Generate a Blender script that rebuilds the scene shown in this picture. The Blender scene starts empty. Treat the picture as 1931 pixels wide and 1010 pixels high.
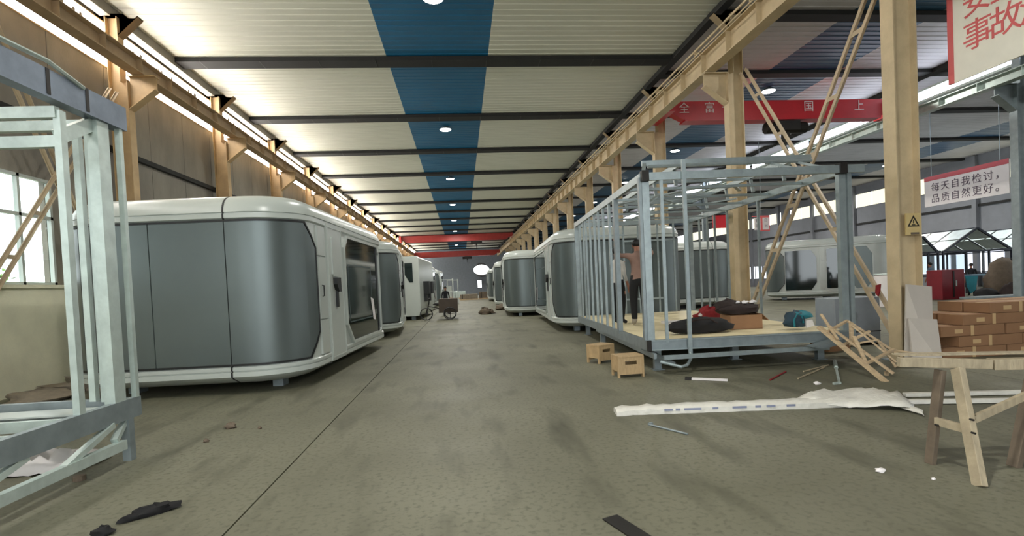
import bpy, math, random
from mathutils import Vector, Matrix
random.seed(7)
R = math.radians
C = bpy.context.scene.collection
scn = bpy.context.scene

# ------------------------------------------------------------------ camera
F, CX, CY, H = 981.1, 965.5, 561.6, 1.6
YAW, PITCH, ROLL = 0.0950, -0.02582, -0.04684
fw = Vector((math.sin(YAW)*math.cos(PITCH), math.cos(YAW)*math.cos(PITCH), math.sin(PITCH)))
rt = Vector((math.cos(YAW), -math.sin(YAW), 0)); up = rt.cross(fw)
rt2 = rt*math.cos(ROLL)+up*math.sin(ROLL); up2 = -rt*math.sin(ROLL)+up*math.cos(ROLL)
cam_d = bpy.data.cameras.new('camera'); cam = bpy.data.objects.new('camera', cam_d); C.objects.link(cam)
cam.matrix_world = Matrix(((rt2.x, up2.x, -fw.x, 0), (rt2.y, up2.y, -fw.y, 0), (rt2.z, up2.z, -fw.z, H), (0, 0, 0, 1)))
cam_d.sensor_width = 36; cam_d.lens = F/1931*36; cam_d.shift_y = (CY-505)/1931
cam_d.clip_start = .05; cam_d.clip_end = 400
scn.camera = cam

def at(px, py, Y=None, z=None, X=None):
    """a point of the hall from a pixel of the photograph and one known coordinate"""
    d = rt2*((px-CX)/F) - up2*((py-CY)/F) + fw
    t = Y/d.y if Y is not None else ((z-H)/d.z if z is not None else X/d.x)
    return d*t+Vector((0, 0, H))

# ------------------------------------------------------------------ world, light, exposure
w = bpy.data.worlds.new('overcast_sky'); scn.world = w; w.use_nodes = True
bg = w.node_tree.nodes['Background']; bg.inputs[0].default_value = (.93, .97, 1, 1); bg.inputs[1].default_value = 4.8
scn.view_settings.view_transform = 'Standard'; scn.view_settings.look = 'None'
scn.view_settings.exposure = 0.0; scn.view_settings.gamma = 1.0; scn.view_settings.use_curve_mapping = False
LAMP_W = 215; WIN_E = 31.0; TUBE_E = 14.0

# ------------------------------------------------------------------ materials
def lin(c):
    return tuple((x/12.92 if x <= .04045 else ((x+.055)/1.055)**2.4) for x in c)+(1,)
MATS = {}
def mat(name, col, rough=.5, metal=0., var=.12, scale=3., bump=0., bscale=30., stretch=(1, 1, 1), spec=.5, col2=None):
    if name in MATS: return MATS[name]
    m = bpy.data.materials.new(name); m.use_nodes = True; nt = m.node_tree; N = nt.nodes; L = nt.links
    b = N['Principled BSDF']; b.inputs['Roughness'].default_value = rough; b.inputs['Metallic'].default_value = metal
    b.inputs['Specular IOR Level'].default_value = spec
    c = lin(col)
    tc = N.new('ShaderNodeTexCoord'); mp = N.new('ShaderNodeMapping'); mp.inputs['Scale'].default_value = stretch
    L.new(tc.outputs['Object'], mp.inputs[0])
    nz = N.new('ShaderNodeTexNoise'); nz.inputs['Scale'].default_value = scale; nz.inputs['Detail'].default_value = 5
    nz.inputs['Roughness'].default_value = .6
    L.new(mp.outputs[0], nz.inputs['Vector'])
    mr = N.new('ShaderNodeMapRange'); mr.inputs['From Min'].default_value = .3; mr.inputs['From Max'].default_value = .7
    L.new(nz.outputs[0], mr.inputs[0])
    mx = N.new('ShaderNodeMix'); mx.data_type = 'RGBA'; L.new(mr.outputs[0], mx.inputs[0])
    mx.inputs[6].default_value = tuple(max(0, x*(1-var)) for x in c[:3])+(1,)
    mx.inputs[7].default_value = lin(col2) if col2 else tuple(min(1, x*(1+var)) for x in c[:3])+(1,)
    L.new(mx.outputs[2], b.inputs['Base Color'])
    if bump:
        n2 = N.new('ShaderNodeTexNoise'); n2.inputs['Scale'].default_value = bscale; L.new(mp.outputs[0], n2.inputs['Vector'])
        bp = N.new('ShaderNodeBump'); bp.inputs['Strength'].default_value = bump; bp.inputs['Distance'].default_value = .02
        L.new(n2.outputs[0], bp.inputs['Height']); L.new(bp.outputs[0], b.inputs['Normal'])
    MATS[name] = m; return m
def emit(name, col, s):
    if name in MATS: return MATS[name]
    m = bpy.data.materials.new(name); m.use_nodes = True; nt = m.node_tree; nt.nodes.clear()
    e = nt.nodes.new('ShaderNodeEmission'); e.inputs[0].default_value = col+(1,); e.inputs[1].default_value = s
    o = nt.nodes.new('ShaderNodeOutputMaterial'); nt.links.new(e.outputs[0], o.inputs[0]); MATS[name] = m; return m
def glassy(name, tint, amount=.12):
    if name in MATS: return MATS[name]
    m = bpy.data.materials.new(name); m.use_nodes = True; nt = m.node_tree; nt.nodes.clear(); N = nt.nodes
    t = N.new('ShaderNodeBsdfTransparent'); t.inputs[0].default_value = tint+(1,)
    g = N.new('ShaderNodeBsdfGlossy'); g.inputs['Roughness'].default_value = .03
    x = N.new('ShaderNodeMixShader'); x.inputs[0].default_value = amount
    o = N.new('ShaderNodeOutputMaterial'); nt.links.new(t.outputs[0], x.inputs[1]); nt.links.new(g.outputs[0], x.inputs[2]); nt.links.new(x.outputs[0], o.inputs[0])
    MATS[name] = m; return m

def concrete():
    m = bpy.data.materials.new('concrete_floor'); m.use_nodes = True; nt = m.node_tree; N = nt.nodes; L = nt.links
    b = N['Principled BSDF']; tc = N.new('ShaderNodeTexCoord')
    def noise(s, d=4, st=(1, 1, 1)):
        mp = N.new('ShaderNodeMapping'); mp.inputs['Scale'].default_value = st; L.new(tc.outputs['Object'], mp.inputs[0])
        n = N.new('ShaderNodeTexNoise'); n.inputs['Scale'].default_value = s; n.inputs['Detail'].default_value = d; L.new(mp.outputs[0], n.inputs[0]); return n
    def mix(fac, a, bb, lo=.35, hi=.65):
        mr = N.new('ShaderNodeMapRange'); mr.inputs['From Min'].default_value = lo; mr.inputs['From Max'].default_value = hi
        L.new(fac, mr.inputs[0]); x = N.new('ShaderNodeMix'); x.data_type = 'RGBA'; L.new(mr.outputs[0], x.inputs[0])
        for i, q in ((6, a), (7, bb)):
            if isinstance(q, tuple): x.inputs[i].default_value = q
            else: L.new(q, x.inputs[i])
        return x.outputs[2]
    c1 = mix(noise(.45).outputs[0], lin((.40, .395, .33)), lin((.46, .455, .385)))
    c2 = mix(noise(1.6, 6, (1.5, .4, 1)).outputs[0], lin((.30, .295, .24)), c1, .27, .47)
    c3 = mix(noise(22, 3).outputs[0], lin((.335, .33, .27)), c2, .25, .5)
    L.new(c3, b.inputs['Base Color'])
    r = N.new('ShaderNodeMapRange'); r.inputs['To Min'].default_value = .5; r.inputs['To Max'].default_value = .7; b.inputs['Specular IOR Level'].default_value = .28
    L.new(noise(1.1, 4).outputs[0], r.inputs[0]); L.new(r.outputs[0], b.inputs['Roughness'])
    bp = N.new('ShaderNodeBump'); bp.inputs['Strength'].default_value = .05; bp.inputs['Distance'].default_value = .01
    L.new(noise(14).outputs[0], bp.inputs['Height']); L.new(bp.outputs[0], b.inputs['Normal'])
    return m
M_FLOOR = concrete()
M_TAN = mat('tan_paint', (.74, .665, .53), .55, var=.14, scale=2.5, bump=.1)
M_TAN2 = mat('ochre_paint', (.70, .59, .43), .6, var=.2, scale=2)
M_CREAM = mat('cream_roof_sheet', (.80, .80, .74), .5, metal=.0, var=.06, scale=1.2, stretch=(.4, 3, 1))
M_BLUE = mat('blue_roof_sheet', (.05, .37, .53), .5, metal=.0, var=.1, scale=1)
M_GREY2 = mat('grey_roof_sheet', (.72, .71, .72), .5, metal=.0, var=.08, scale=1.2)
M_BLUE2 = mat('dusty_blue_sheet', (.20, .34, .46), .4, var=.12, scale=1)
M_DARK = mat('dark_rafter', (.10, .10, .09), .8, var=.3, scale=2)
M_WALL = mat('brown_grey_wall_sheet', (.50, .475, .43), .7, var=.22, scale=1.1, stretch=(1, 1, .4), bump=.15)
M_WALLG = mat('grey_wall_sheet', (.47, .48, .50), .7, var=.12, scale=.8)
M_PLASTER = mat('cream_plaster', (.88, .86, .75), .8, var=.1, scale=1.5, bump=.2)
M_WHITE = mat('white_cabin_paint', (.69, .715, .69), .28, var=.03, scale=1.5)
M_PANEL = mat('graphite_cabin_panel', (.38, .415, .41), .34, metal=.5, var=.05, scale=1)
M_GASKET = mat('black_rubber', (.07, .075, .075), .5)
M_TEAL = mat('dark_teal_glass', (.05, .12, .12), .06, metal=.2, var=.05, spec=.9)
M_GALV = mat('galvanised_steel', (.71, .76, .735), .38, metal=.35, var=.14, scale=6, bump=.05)  # pale copy: greenish glare on the left frame is put into the colour
M_GALVR = mat('grey_galvanised_steel', (.59, .635, .64), .36, metal=.5, var=.14, scale=6)  # same steel without that glare, darker, for the right frame
M_GALVD = mat('dull_galvanised_steel', (.52, .56, .57), .42, metal=.45, var=.15, scale=5)
M_RED = mat('crane_red', (.76, .13, .17), .4, var=.1, scale=2)
M_PLY = mat('plywood', (.84, .79, .64), .55, var=.08, scale=2, stretch=(1, 6, 1))
M_WOOD = mat('bare_timber', (.72, .63, .50), .7, var=.22, scale=5, stretch=(1, 1, 6), bump=.2)
M_WOODP = mat('pale_dusty_timber', (.62, .57, .47), .7, var=.2, scale=6, stretch=(4, 1, 1), bump=.2)
M_WOODD = mat('dark_dusty_timber', (.40, .35, .29), .75, var=.2, scale=6, bump=.2)
M_STOOL = mat('stool_timber', (.66, .56, .41), .6, var=.15, scale=8, stretch=(5, 1, 1))
M_CARD = mat('brown_cardboard', (.54, .40, .28), .8, var=.1, scale=3)
M_CARDW = mat('grey_cardboard', (.70, .67, .63), .8, var=.05, scale=3)
M_TAPE = mat('packing_tape', (.74, .62, .45), .4)
M_BLACK = mat('black_cloth', (.06, .055, .055), .85, var=.3, scale=8)
M_BROWNC = mat('dark_brown_cloth', (.14, .09, .075), .85, var=.3, scale=8)
M_REDC = mat('dark_red_cloth', (.50, .08, .10), .75, var=.25, scale=8)
M_TEALC = mat('teal_cloth', (.10, .42, .46), .7, var=.2, scale=8)
M_FILM = mat('white_plastic_film', (.82, .81, .77), .35, var=.06, scale=9, bump=.5, bscale=18)
M_FILMP = mat('blue_grey_print', (.50, .52, .60), .5)
M_SIGNW = mat('white_sign_board', (.86, .84, .83), .5, var=.03)
M_SIGNC = mat('cream_sign_board', (.95, .94, .88), .5, var=.03)
M_SIGNR = mat('red_sign_print', (.86, .40, .40), .5, var=.05)
M_SIGNRD = mat('faded_red_sign_band', (.70, .30, .33), .5, var=.05)
M_TEXT = mat('dark_grey_lettering', (.33, .28, .33), .6)
M_WTEXT = mat('white_lettering', (.92, .85, .85), .5)
M_YEL = mat('warning_label', (.76, .67, .46), .5)
M_SOIL = mat('dusty_debris', (.50, .46, .40), .9, var=.2, scale=6)
M_IRON = mat('dark_iron', (.16, .15, .14), .5, metal=.5, var=.2)
M_GREEN = mat('shrub_leaves', (.45, .58, .30), .7, var=.4, scale=6)
M_OUT = mat('outdoor_ground', (.62, .62, .55), .9)
M_SKIN = mat('skin', (.62, .43, .34), .6)
M_HAIR = mat('black_hair', (.05, .045, .04), .6)
E_WIN = emit('daylit_strip_pane', (1.0, .94, .88), WIN_E)
E_WINC = emit('daylit_cool_pane', (.82, .87, 1.0), TUBE_E)
E_WINS = emit('daylit_low_pane', (.85, .9, 1.0), 1.6)
E_WINY = emit('daylit_warm_pane', (1.0, .97, .72), 1.3)
E_ROOFP = emit('daylit_roof_film', (.86, .95, .97), .85)
E_LAMP = emit('lamp_lens', (1, .98, .93), 14)
M_GLASS = glassy('clear_glass', (.93, .97, .96), .08)
M_GLASSD = glassy('dusty_glass', (.75, .82, .85), .15)

# ------------------------------------------------------------------ mesh helpers
class MB:
    def __init__(s): s.v = []; s.f = []; s.m = []
    def add(s, vs, fs, mi=0):
        n = len(s.v); s.v += [tuple(q) for q in vs]; s.f += [tuple(i+n for i in f) for f in fs]; s.m += [mi]*len(fs); return s
    def box(s, x0, x1, y0, y1, z0, z1, mi=0):
        vs = [(x, y, z) for z in (z0, z1) for y in (y0, y1) for x in (x0, x1)]
        return s.add(vs, [(0, 2, 3, 1), (4, 5, 7, 6), (0, 1, 5, 4), (2, 6, 7, 3), (0, 4, 6, 2), (1, 3, 7, 5)], mi)
    def bar(s, a, b, wd, ht, upv=(0, 0, 1), mi=0, wd2=None):
        a = Vector(a); b = Vector(b); d = (b-a).normalized(); u = Vector(upv)
        if abs(d.dot(u)) > .97: u = Vector((0, 1, 0)) if abs(d.y) < .9 else Vector((1, 0, 0))
        sd = d.cross(u).normalized(); u = sd.cross(d).normalized(); vs = []
        for p, ww in ((a, wd), (b, wd2 or wd)):
            for i, j in ((-1, -1), (1, -1), (1, 1), (-1, 1)): vs.append(p+sd*(i*ww/2)+u*(j*ht/2))
        return s.add(vs, [(0, 1, 2, 3), (7, 6, 5, 4), (0, 4, 5, 1), (1, 5, 6, 2), (2, 6, 7, 3), (3, 7, 4, 0)], mi)
    def tube(s, pts, r, n=8, mi=0, cap=True):
        pts = [Vector(p) for p in pts]; k = len(s.v); rs = r if isinstance(r, (list, tuple)) else [r]*len(pts)
        vs = []
        for i, p in enumerate(pts):
            d = (pts[min(i+1, len(pts)-1)]-pts[max(i-1, 0)]).normalized()
            u = Vector((0, 0, 1)) if abs(d.z) < .9 else Vector((0, 1, 0))
            a = d.cross(u).normalized(); b = a.cross(d).normalized()
            vs += [p+(a*math.cos(t*2*math.pi/n)+b*math.sin(t*2*math.pi/n))*rs[i] for t in range(n)]
        fs = [(i*n+t, i*n+(t+1) % n, (i+1)*n+(t+1) % n, (i+1)*n+t) for i in range(len(pts)-1) for t in range(n)]
        if cap: fs += [tuple(range(n-1, -1, -1)), tuple((len(pts)-1)*n+t for t in range(n))]
        return s.add(vs, fs, mi)
    def prism(s, poly, ax, lo, hi, mi=0):
        """poly: 2D outline in the plane normal to axis ax, extruded lo..hi"""
        def P(q, t): return {0: (t, q[0], q[1]), 1: (q[0], t, q[1]), 2: (q[0], q[1], t)}[ax]
        n = len(poly); vs = [P(q, lo) for q in poly]+[P(q, hi) for q in poly]
        fs = [tuple(range(n-1, -1, -1)), tuple(range(n, 2*n))]+[(i, (i+1) % n, (i+1) % n+n, i+n) for i in range(n)]
        return s.add(vs, fs, mi)
    def blob(s, c, rx, ry, rz, seed=0, n=14, amp=.15, mi=0, flat=True):
        rnd = random.Random(seed); ph = [(rnd.uniform(0, 6), rnd.uniform(1, 4), rnd.uniform(1, 4)) for _ in range(5)]
        vs = []; m = n//2
        for i in range(m+1):
            th = math.pi*i/m
            for j in range(n):
                a = 2*math.pi*j/n
                k = 1+amp*sum(math.sin(p[0]+p[1]*a*round(p[1])/p[1]+p[2]*th*2) for p in ph)/2.2
                x = math.sin(th)*math.cos(a)*k; y = math.sin(th)*math.sin(a)*k; z = math.cos(th)*k
                if flat: z = max(z, -.55)
                vs.append((c[0]+x*rx, c[1]+y*ry, c[2]+z*rz))
        fs = [(i*n+j, (i+1)*n+j, (i+1)*n+(j+1) % n, i*n+(j+1) % n) for i in range(m) for j in range(n)]
        return s.add(vs, fs, mi)
    def mesh(s, name):
        me = bpy.data.meshes.new(name); me.from_pydata(s.v, [], s.f); me.polygons.foreach_set('material_index', s.m)
        me.validate(clean_customdata=False); me.update(); return me
    def build(s, name, m, parent=None, smooth=None, loc=None, rz=0, bevel=0):
        me = s.mesh(name); ms = m if isinstance(m, (list, tuple)) else [m]
        for q in ms: me.materials.append(q)
        import bmesh
        bm = bmesh.new(); bm.from_mesh(me); bmesh.ops.recalc_face_normals(bm, faces=bm.faces); bm.to_mesh(me); bm.free()
        if smooth is not None:
            me.polygons.foreach_set('use_smooth', [True]*len(me.polygons)); me.set_sharp_from_angle(angle=R(smooth))
        o = bpy.data.objects.new(name, me); C.objects.link(o)
        if parent: o.parent = parent
        if loc is not None: o.location = loc
        o.rotation_euler.z = rz
        if bevel:
            b = o.modifiers.new('bevel', 'BEVEL'); b.width = bevel; b.segments = 2; b.limit_method = 'ANGLE'
        return o
def thing(name, label, cat, loc=(0, 0, 0), rz=0, group=None):
    o = bpy.data.objects.new(name, None); C.objects.link(o); o.location = loc; o.rotation_euler = (0, 0, rz)
    o.empty_display_size = .2
    return tag(o, label, cat, group)
def tag(o, label=None, cat=None, group=None, kind=None):
    if label: o['label'] = label
    if cat: o['category'] = cat
    if group: o['group'] = group
    if kind: o['kind'] = kind
    return o
def struct(o): o['kind'] = 'structure'; return o
def dup(o, parent=None, loc=None, label=None, group=None):
    c = o.copy(); C.objects.link(c)
    if parent: c.parent = parent
    if loc is not None: c.location = loc
    if label: c['label'] = label
    if group: c['group'] = group
    for ch in list(o.children): dup(ch, c)
    return c
def text(name, s, size, m, parent, mw, ext=.004):
    cu = bpy.data.curves.new(name, 'FONT'); cu.body = s; cu.size = size; cu.extrude = ext; cu.align_x = 'CENTER'; cu.align_y = 'CENTER'
    cu.offset = 0
    t = bpy.data.objects.new(name, cu); C.objects.link(t)
    dg = bpy.context.evaluated_depsgraph_get(); me = bpy.data.meshes.new_from_object(t.evaluated_get(dg))
    bpy.data.objects.remove(t); me.materials.clear(); me.materials.append(m)
    o = bpy.data.objects.new(name, me); C.objects.link(o); o.parent = parent; o.matrix_local = mw
    return o

# ================================================================== SETTING
XL, XR, ZC = -8.4, 7.4, 8.73
YB, YF = -9.0, 100.0
BAY = 5.4
hall_lines = [16.6+BAY*k for k in range(-4, 16)]
# floor: two pours with a saw-cut joint between
fl = struct(MB().box(-14, 50, YB-20, YF+2, -.30, -.06).build('floor', M_FLOOR))
for x0, x1 in ((-8.6, -1.695), (-1.68, 7.4), (7.415, 35.5)):
    n = 4 if x0 > 7 else 3
    ys = [YB, 21.6, 48.6, 75.6, YF] if True else []
    for a, b in zip(ys[:-1], ys[1:]):
        MB().box(x0, x1, a+.006, b-.006, -.06, 0).build('floor_slab', M_FLOOR, fl)

# roof
def rib_panel(x0, x1, length, m, name, pitch=.27):
    b = MB(); n = int(length/pitch); vs = []; prof = []
    for i in range(n):
        y = i*length/n; p = length/n
        prof += [(y, 0), (y+p*.62, 0), (y+p*.70, -.012), (y+p*.92, -.012)]
    prof.append((length, 0))
    vs = [(x, y, z) for (y, z) in prof for x in (x0, x1)]
    fs = [(2*i, 2*i+1, 2*i+3, 2*i+2) for i in range(len(prof)-1)]
    b.add(vs, fs); return b.build(name, m)
ceil = struct(MB().box(-8.9, 35.4, YB-.2, YF+.2, 8.86, 9.0).build('ceiling', M_DARK))
def roof_run(x0, x1, m, ys):
    first = {}
    for a, b in zip(ys[:-1], ys[1:]):
        k = round(b-a, 2)
        if k in first: o = dup(first[k], ceil, (0, a, ZC+.03))
        else:
            o = rib_panel(x0, x1, b-a, m, 'roof_panel'); o.parent = ceil; o.location = (0, a, ZC+.03); first[k] = o
ys1 = hall_lines
for x0, x1, m in ((-8.3, -1.95, M_CREAM), (-1.95, 1.16, M_BLUE), (1.16, 7.1, M_CREAM)): roof_run(x0, x1, m, ys1)
ys2 = [-5, 0, 4.6, 9.2, 13.8, 17.8, 22.2]+[27.3+BAY*k for k in range(14)]
for x0, x1, m in ((7.35, 11.2, M_GREY2), (11.2, 13.9, M_BLUE2), (13.9, 17.6, M_GREY2), (17.6, 28.3, M_GREY2), (28.3, 31, M_BLUE2), (31, 35.3, M_GREY2)): roof_run(x0, x1, m, ys2)
first = None
for y in hall_lines:
    if first: dup(first, ceil, (0, y, 0)); continue
    first = MB().box(-8.3, 7.1, -.25, .25, 8.63, 8.74).box(-8.3, 7.1, -.27, .27, 8.61, 8.63).build('rafter', M_DARK, ceil)  # flat dark strip standing in for a dark gap between roof sheets
    for k in range(9): MB().box(-7.4+k*1.7, -7.38+k*1.7-0.0, -.262, .262, 8.606, 8.72).build('stiffener', M_IRON, first)
first.location = (0, hall_lines[0], 0)
f2 = None
for y in ys2:
    if f2: dup(f2, ceil, (0, y, 0)); continue
    f2 = MB().box(7.35, 35.3, -.2, .2, 8.62, 8.74).build('rafter', M_DARK, ceil, loc=(0, y, 0))
for x, nm in ((-8.2, 'eave_beam'), (7.22, 'valley_gutter'), (17.6, 'valley_gutter')):
    MB().box(x-.12, x+.12, YB, YF, 8.5 if x < 0 else 8.6, 8.86).build(nm, M_WALL if x < 0 else M_DARK, ceil)

# left wall
def wall_y(name): 
    o = bpy.data.objects.new(name, None); C.objects.link(o); return struct(o)
LC = [8.35+5.3*k for k in range(-2, 18)]     # column lines, left
wl = wall_y('wall_left')
for a, b in zip(LC[:-1], LC[1:]):
    # low plastered wall with pilaster, window between 2.02 and 4.1
    pass
lw = MB().box(-8.5, -8.1, YB, YF, 0, 2.0).box(-8.52, -8.05, YB, YF, 1.96, 2.02)
for c in LC: lw.box(-8.5, -8.02, c-.9, c-.55, 0, 1.96)
lw.build('low_wall', M_PLASTER, wl)
nw = 1
pan = None
for k, (a, b) in enumerate(zip(LC[:-1], LC[1:])):
    wa, wb = a+1.6, b-2.1          # window opening
    MB().box(-8.5, -8.4, a, wa, 2.0, 4.15).build('wall_panel', M_WALL, wl)
    MB().box(-8.5, -8.4, wb, b, 2.0, 4.15).build('wall_panel', M_WALL, wl)
    for j in range(3):
        q0, q1 = a+(b-a)*j/3, a+(b-a)*(j+1)/3
        g = MB().box(-8.5, -8.40, q0+.012, q1-.012, 4.15, 7.36)
        g.build('wall_panel', M_WALL, wl)
    MB().box(-8.5, -8.4, a, b, 7.77, 8.22).build('wall_panel', M_WALL, wl)
    MB().box(-8.4, -8.28, a, b, 5.30, 5.42).build('girt', M_DARK, wl)
    MB().box(-8.5, -8.44, a, b, 8.46, 8.86).build('wall_panel', M_WALL, wl)
    # strip windows
    if b > 3:
        for z0, z1, st in ((7.39, 7.77, 'lower'), (8.23, 8.45, 'upper')):
            wn = struct(MB().box(-8.46, -8.38, a, b, z0-.03, z0).box(-8.46, -8.38, a, b, z1, z1+.03).build('window_%d' % nw, M_TAN2)); nw += 1
            for j in range(3):
                q0, q1 = a+(b-a)*j/3, a+(b-a)*(j+1)/3
                MB().box(-8.45, -8.43, q0+.02, q1-.02, z0, z1).build('pane', E_WIN, wn)
                if st == 'upper':
                    g = MB(); rr = random.Random(k*5+j)
                    for _ in range(5):
                        yy = rr.uniform(q0, q1); g.box(-8.425, -8.40, yy, yy+rr.uniform(.03, .12), z0, z0+rr.uniform(.03, .12))
                    tag(g.build('dirt_clump', M_WALL, wn), kind='stuff')
        if b < 40:
            fr = MB()
            for y in (wa, (wa+wb)/2-.03, wb-.06): fr.box(-8.34, -8.26, y, y+.06, 2.02, 4.15)
            for z in (2.02, 3.35, 4.09): fr.box(-8.34, -8.26, wa, wb, z, z+.06)
            wn = struct(fr.build('window_%d' % nw, M_WHITE)); nw += 1
            for y0, y1 in ((wa+.06, (wa+wb)/2-.03), ((wa+wb)/2+.03, wb-.06)):
                for z0, z1 in ((2.08, 3.35), (3.41, 4.09)): MB().box(-8.31, -8.30, y0, y1, z0, z1).build('pane', M_GLASS, wn)
# far wall, unseen back wall (opening added to let daylight in), right wall
wf = MB()
wf.box(-8.9, 3.0, YF, YF+.2, 0, 8.9).box(3.85, 35.4, YF, YF+.2, 0, 8.9).box(3.0, 3.85, YF, YF+.2, 2.75, 8.9).box(3.0, 3.85, YF, YF+.2, 0, 1.3)
wf = struct(wf.build('wall_far', mat('blue_grey_wall_sheet', (.50, .53, .56), .7, var=.1)))
d = struct(MB().box(2.92, 3.02, YF-.1, YF+.1, 1.2, 2.85).box(3.83, 3.93, YF-.1, YF+.1, 1.2, 2.85).box(2.92, 3.93, YF-.1, YF+.1, 2.75, 2.85).box(2.92, 3.93, YF-.1, YF+.1, 1.2, 1.3).build('window_%d' % nw, M_DARK)); nw += 1
MB().box(3.02, 3.83, YF+.02, YF+.05, 1.3, 2.75).build('pane', emit('daylit_far_pane', (.95, .98, 1), 1.5), d)
struct(MB().box(-8.9, -7.8, YB-.2, YB, 0, 8.9).box(7.0, 35.4, YB-.2, YB, 0, 8.9).box(-7.8, 7.0, YB-.2, YB, 7.6, 8.9).build('wall_back', M_WALL))
wr = wall_y('wall_right'); XW = 34.5
MB().box(XW, XW+.2, YB, YF, 0, .9).box(XW, XW+.2, YB, YF, 2.4, 6.85).box(XW, XW+.2, YB, YF, 8.0, 8.9).build('wall_sheet', M_WALLG, wr)
MB().box(XW-.1, XW, YB, YF, 5.35, 5.5).build('girt', M_DARK, wr)
for k in range(16):
    y = 10+5.4*k
    MB().box(XW-.25, XW, y, y+.3, 0, 8.7).build('wall_post', M_WALLG, wr)
    if 20 < y < 70:
        wn = struct(MB().box(XW-.02, XW+.04, y+.3, y+5.4, 6.80, 6.86).box(XW-.02, XW+.04, y+.3, y+5.4, 7.98, 8.04).build('window_%d' % nw, M_WALLG)); nw += 1
        for j in range(3):
            if (k*3+j) % 5 != 3: MB().box(XW+.03, XW+.06, y+.35+j*1.7, y+1.95+j*1.7, 6.86, 7.98).build('pane', E_WINY, wn)
            else: MB().box(XW+.03, XW+.06, y+.35+j*1.7, y+1.95+j*1.7, 6.86, 7.98).build('shut_panel', M_WALLG, wn)
        wn = struct(MB().box(XW-.02, XW+.04, y+.3, y+5.4, .88, .94).box(XW-.02, XW+.04, y+.3, y+5.4, 2.36, 2.42).build('window_%d' % nw, M_WALLG)); nw += 1
        for j in range(3): MB().box(XW+.03, XW+.06, y+.5+j*1.7, y+1.75+j*1.7, .94, 2.36).build('pane', E_WINS, wn)
        MB().box(XW+.03, XW+.06, y+.3, y+5.4, .9, 2.4).build('shut_panel', M_WALLG, wn).location.x = .05
# clerestory light band over the second crane beam
clr = struct(MB().box(17.55, 17.75, 9, 62, 7.72, 7.80).box(17.55, 17.75, 9, 62, 8.12, 8.2).build('window_%d' % nw, M_GALV))
for k in range(9):
    a = 13.9+5.4*k; MB().box(17.60, 17.64, a, a+5.0, 7.80, 8.12).build('pane', E_WINC, clr)

# outside ground and shrubs seen through the low window
struct(MB().box(-60, -8.6, -10, 60, -.4, -.1).build('ground_outside', M_OUT))
for i, (x, y, h_) in enumerate(((-13.5, 15.0, 2.6), (-14.2, 17.2, 3.0), (-12.8, 18.6, 2.4))):
    t = thing('leafy_shrub', ('pale green shrub outside the left window, lower left', 'taller shrub outside the left window behind the others', 'small shrub outside the left window, far right one')[i], 'shrub', (x, y, -.1))
    g = MB(); rr = random.Random(i)
    for _ in range(700):
        th = rr.uniform(0, 6.28); ph = math.acos(rr.uniform(-1, 1)); rad = rr.uniform(.5, 1)
        c = Vector((math.sin(ph)*math.cos(th)*.9*rad, math.sin(ph)*math.sin(th)*.9*rad, h_*.55+math.cos(ph)*h_*.45*rad))
        a = Vector((rr.uniform(-1, 1), rr.uniform(-1, 1), rr.uniform(-1, 1))).normalized()*.09; b = a.orthogonal().normalized()*.05
        g.add([c-a, c+b, c+a, c-b], [(0, 1, 2, 3)])
    tag(g.build('foliage', M_GREEN, t), kind='stuff')
    MB().tube([(0, 0, 0), (.05, 0, h_*.5)], [.05, .03]).build('stem', M_WOODD, t)

# ================================================================== STEELWORK
def h_section(b, x0, x1, y0, y1, z0, z1, tk=.02):
    """H column: flanges at x0 and x1, web between"""
    b.box(x0, x0+tk, y0, y1, z0, z1); b.box(x1-tk, x1, y0, y1, z0, z1); ym = (y0+y1)/2
    b.box(x0+tk, x1-tk, ym-tk/2, ym+tk/2, z0, z1); return b
def column(x, y, side, label, group=None, m=M_TAN, wd=.42, dp=.24):
    """side=+1: bracket points to +x (left row), -1 to -x"""
    t = thing('steel_column', label, 'column', (x, y, 0), 0, group)
    h_section(MB(), -wd/2, wd/2, -dp/2, dp/2, .02, 6.95).build('shaft', m, t)
    MB().box(-wd/2-.08, wd/2+.08, -dp/2-.08, dp/2+.08, 0, .02).build('base_plate', M_GALVD, t)
    # bracket (corbel) carrying the crane beam
    dz = .14 if side > 0 else 0
    s = side; xa, xb = s*wd/2, s*(wd/2+.62)
    br = MB().prism([(xa, 6.15), (xa, 6.93), (xb, 6.93), (xb, 6.62)], 1, -.012, .012)
    br.prism([(xa, 6.13), (xa, 6.15), (xb, 6.62), (xb, 6.60)], 1, -dp/2, dp/2)
    br.box(min(xa, xb), max(xa, xb), -dp/2, dp/2, 6.93, 6.95)
    br.build('bracket', m, t).location.z = dz
    ux = -s*.08
    h_section(MB(), ux-.14, ux+.14, -dp/2, dp/2, 6.95, 8.55).build('upper_shaft', m, t)
    hd = MB().prism([(ux+s*.14, 8.05), (ux+s*.14, 8.5), (ux+s*.62, 8.5)], 1, -.012, .012)
    hd.prism([(ux+s*.14, 8.03), (ux+s*.14, 8.06), (ux+s*.62, 8.51), (ux+s*.62, 8.48)], 1, -dp/2, dp/2)
    hd.box(ux-.3, ux+.3, -dp/2-.02, dp/2+.02, 8.5, 8.55).build('head_plate', m, t)
    hd.build('head_bracket', m, t)
    return t
ordn = ['first', 'second', 'third', 'fourth', 'fifth', 'sixth']
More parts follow.
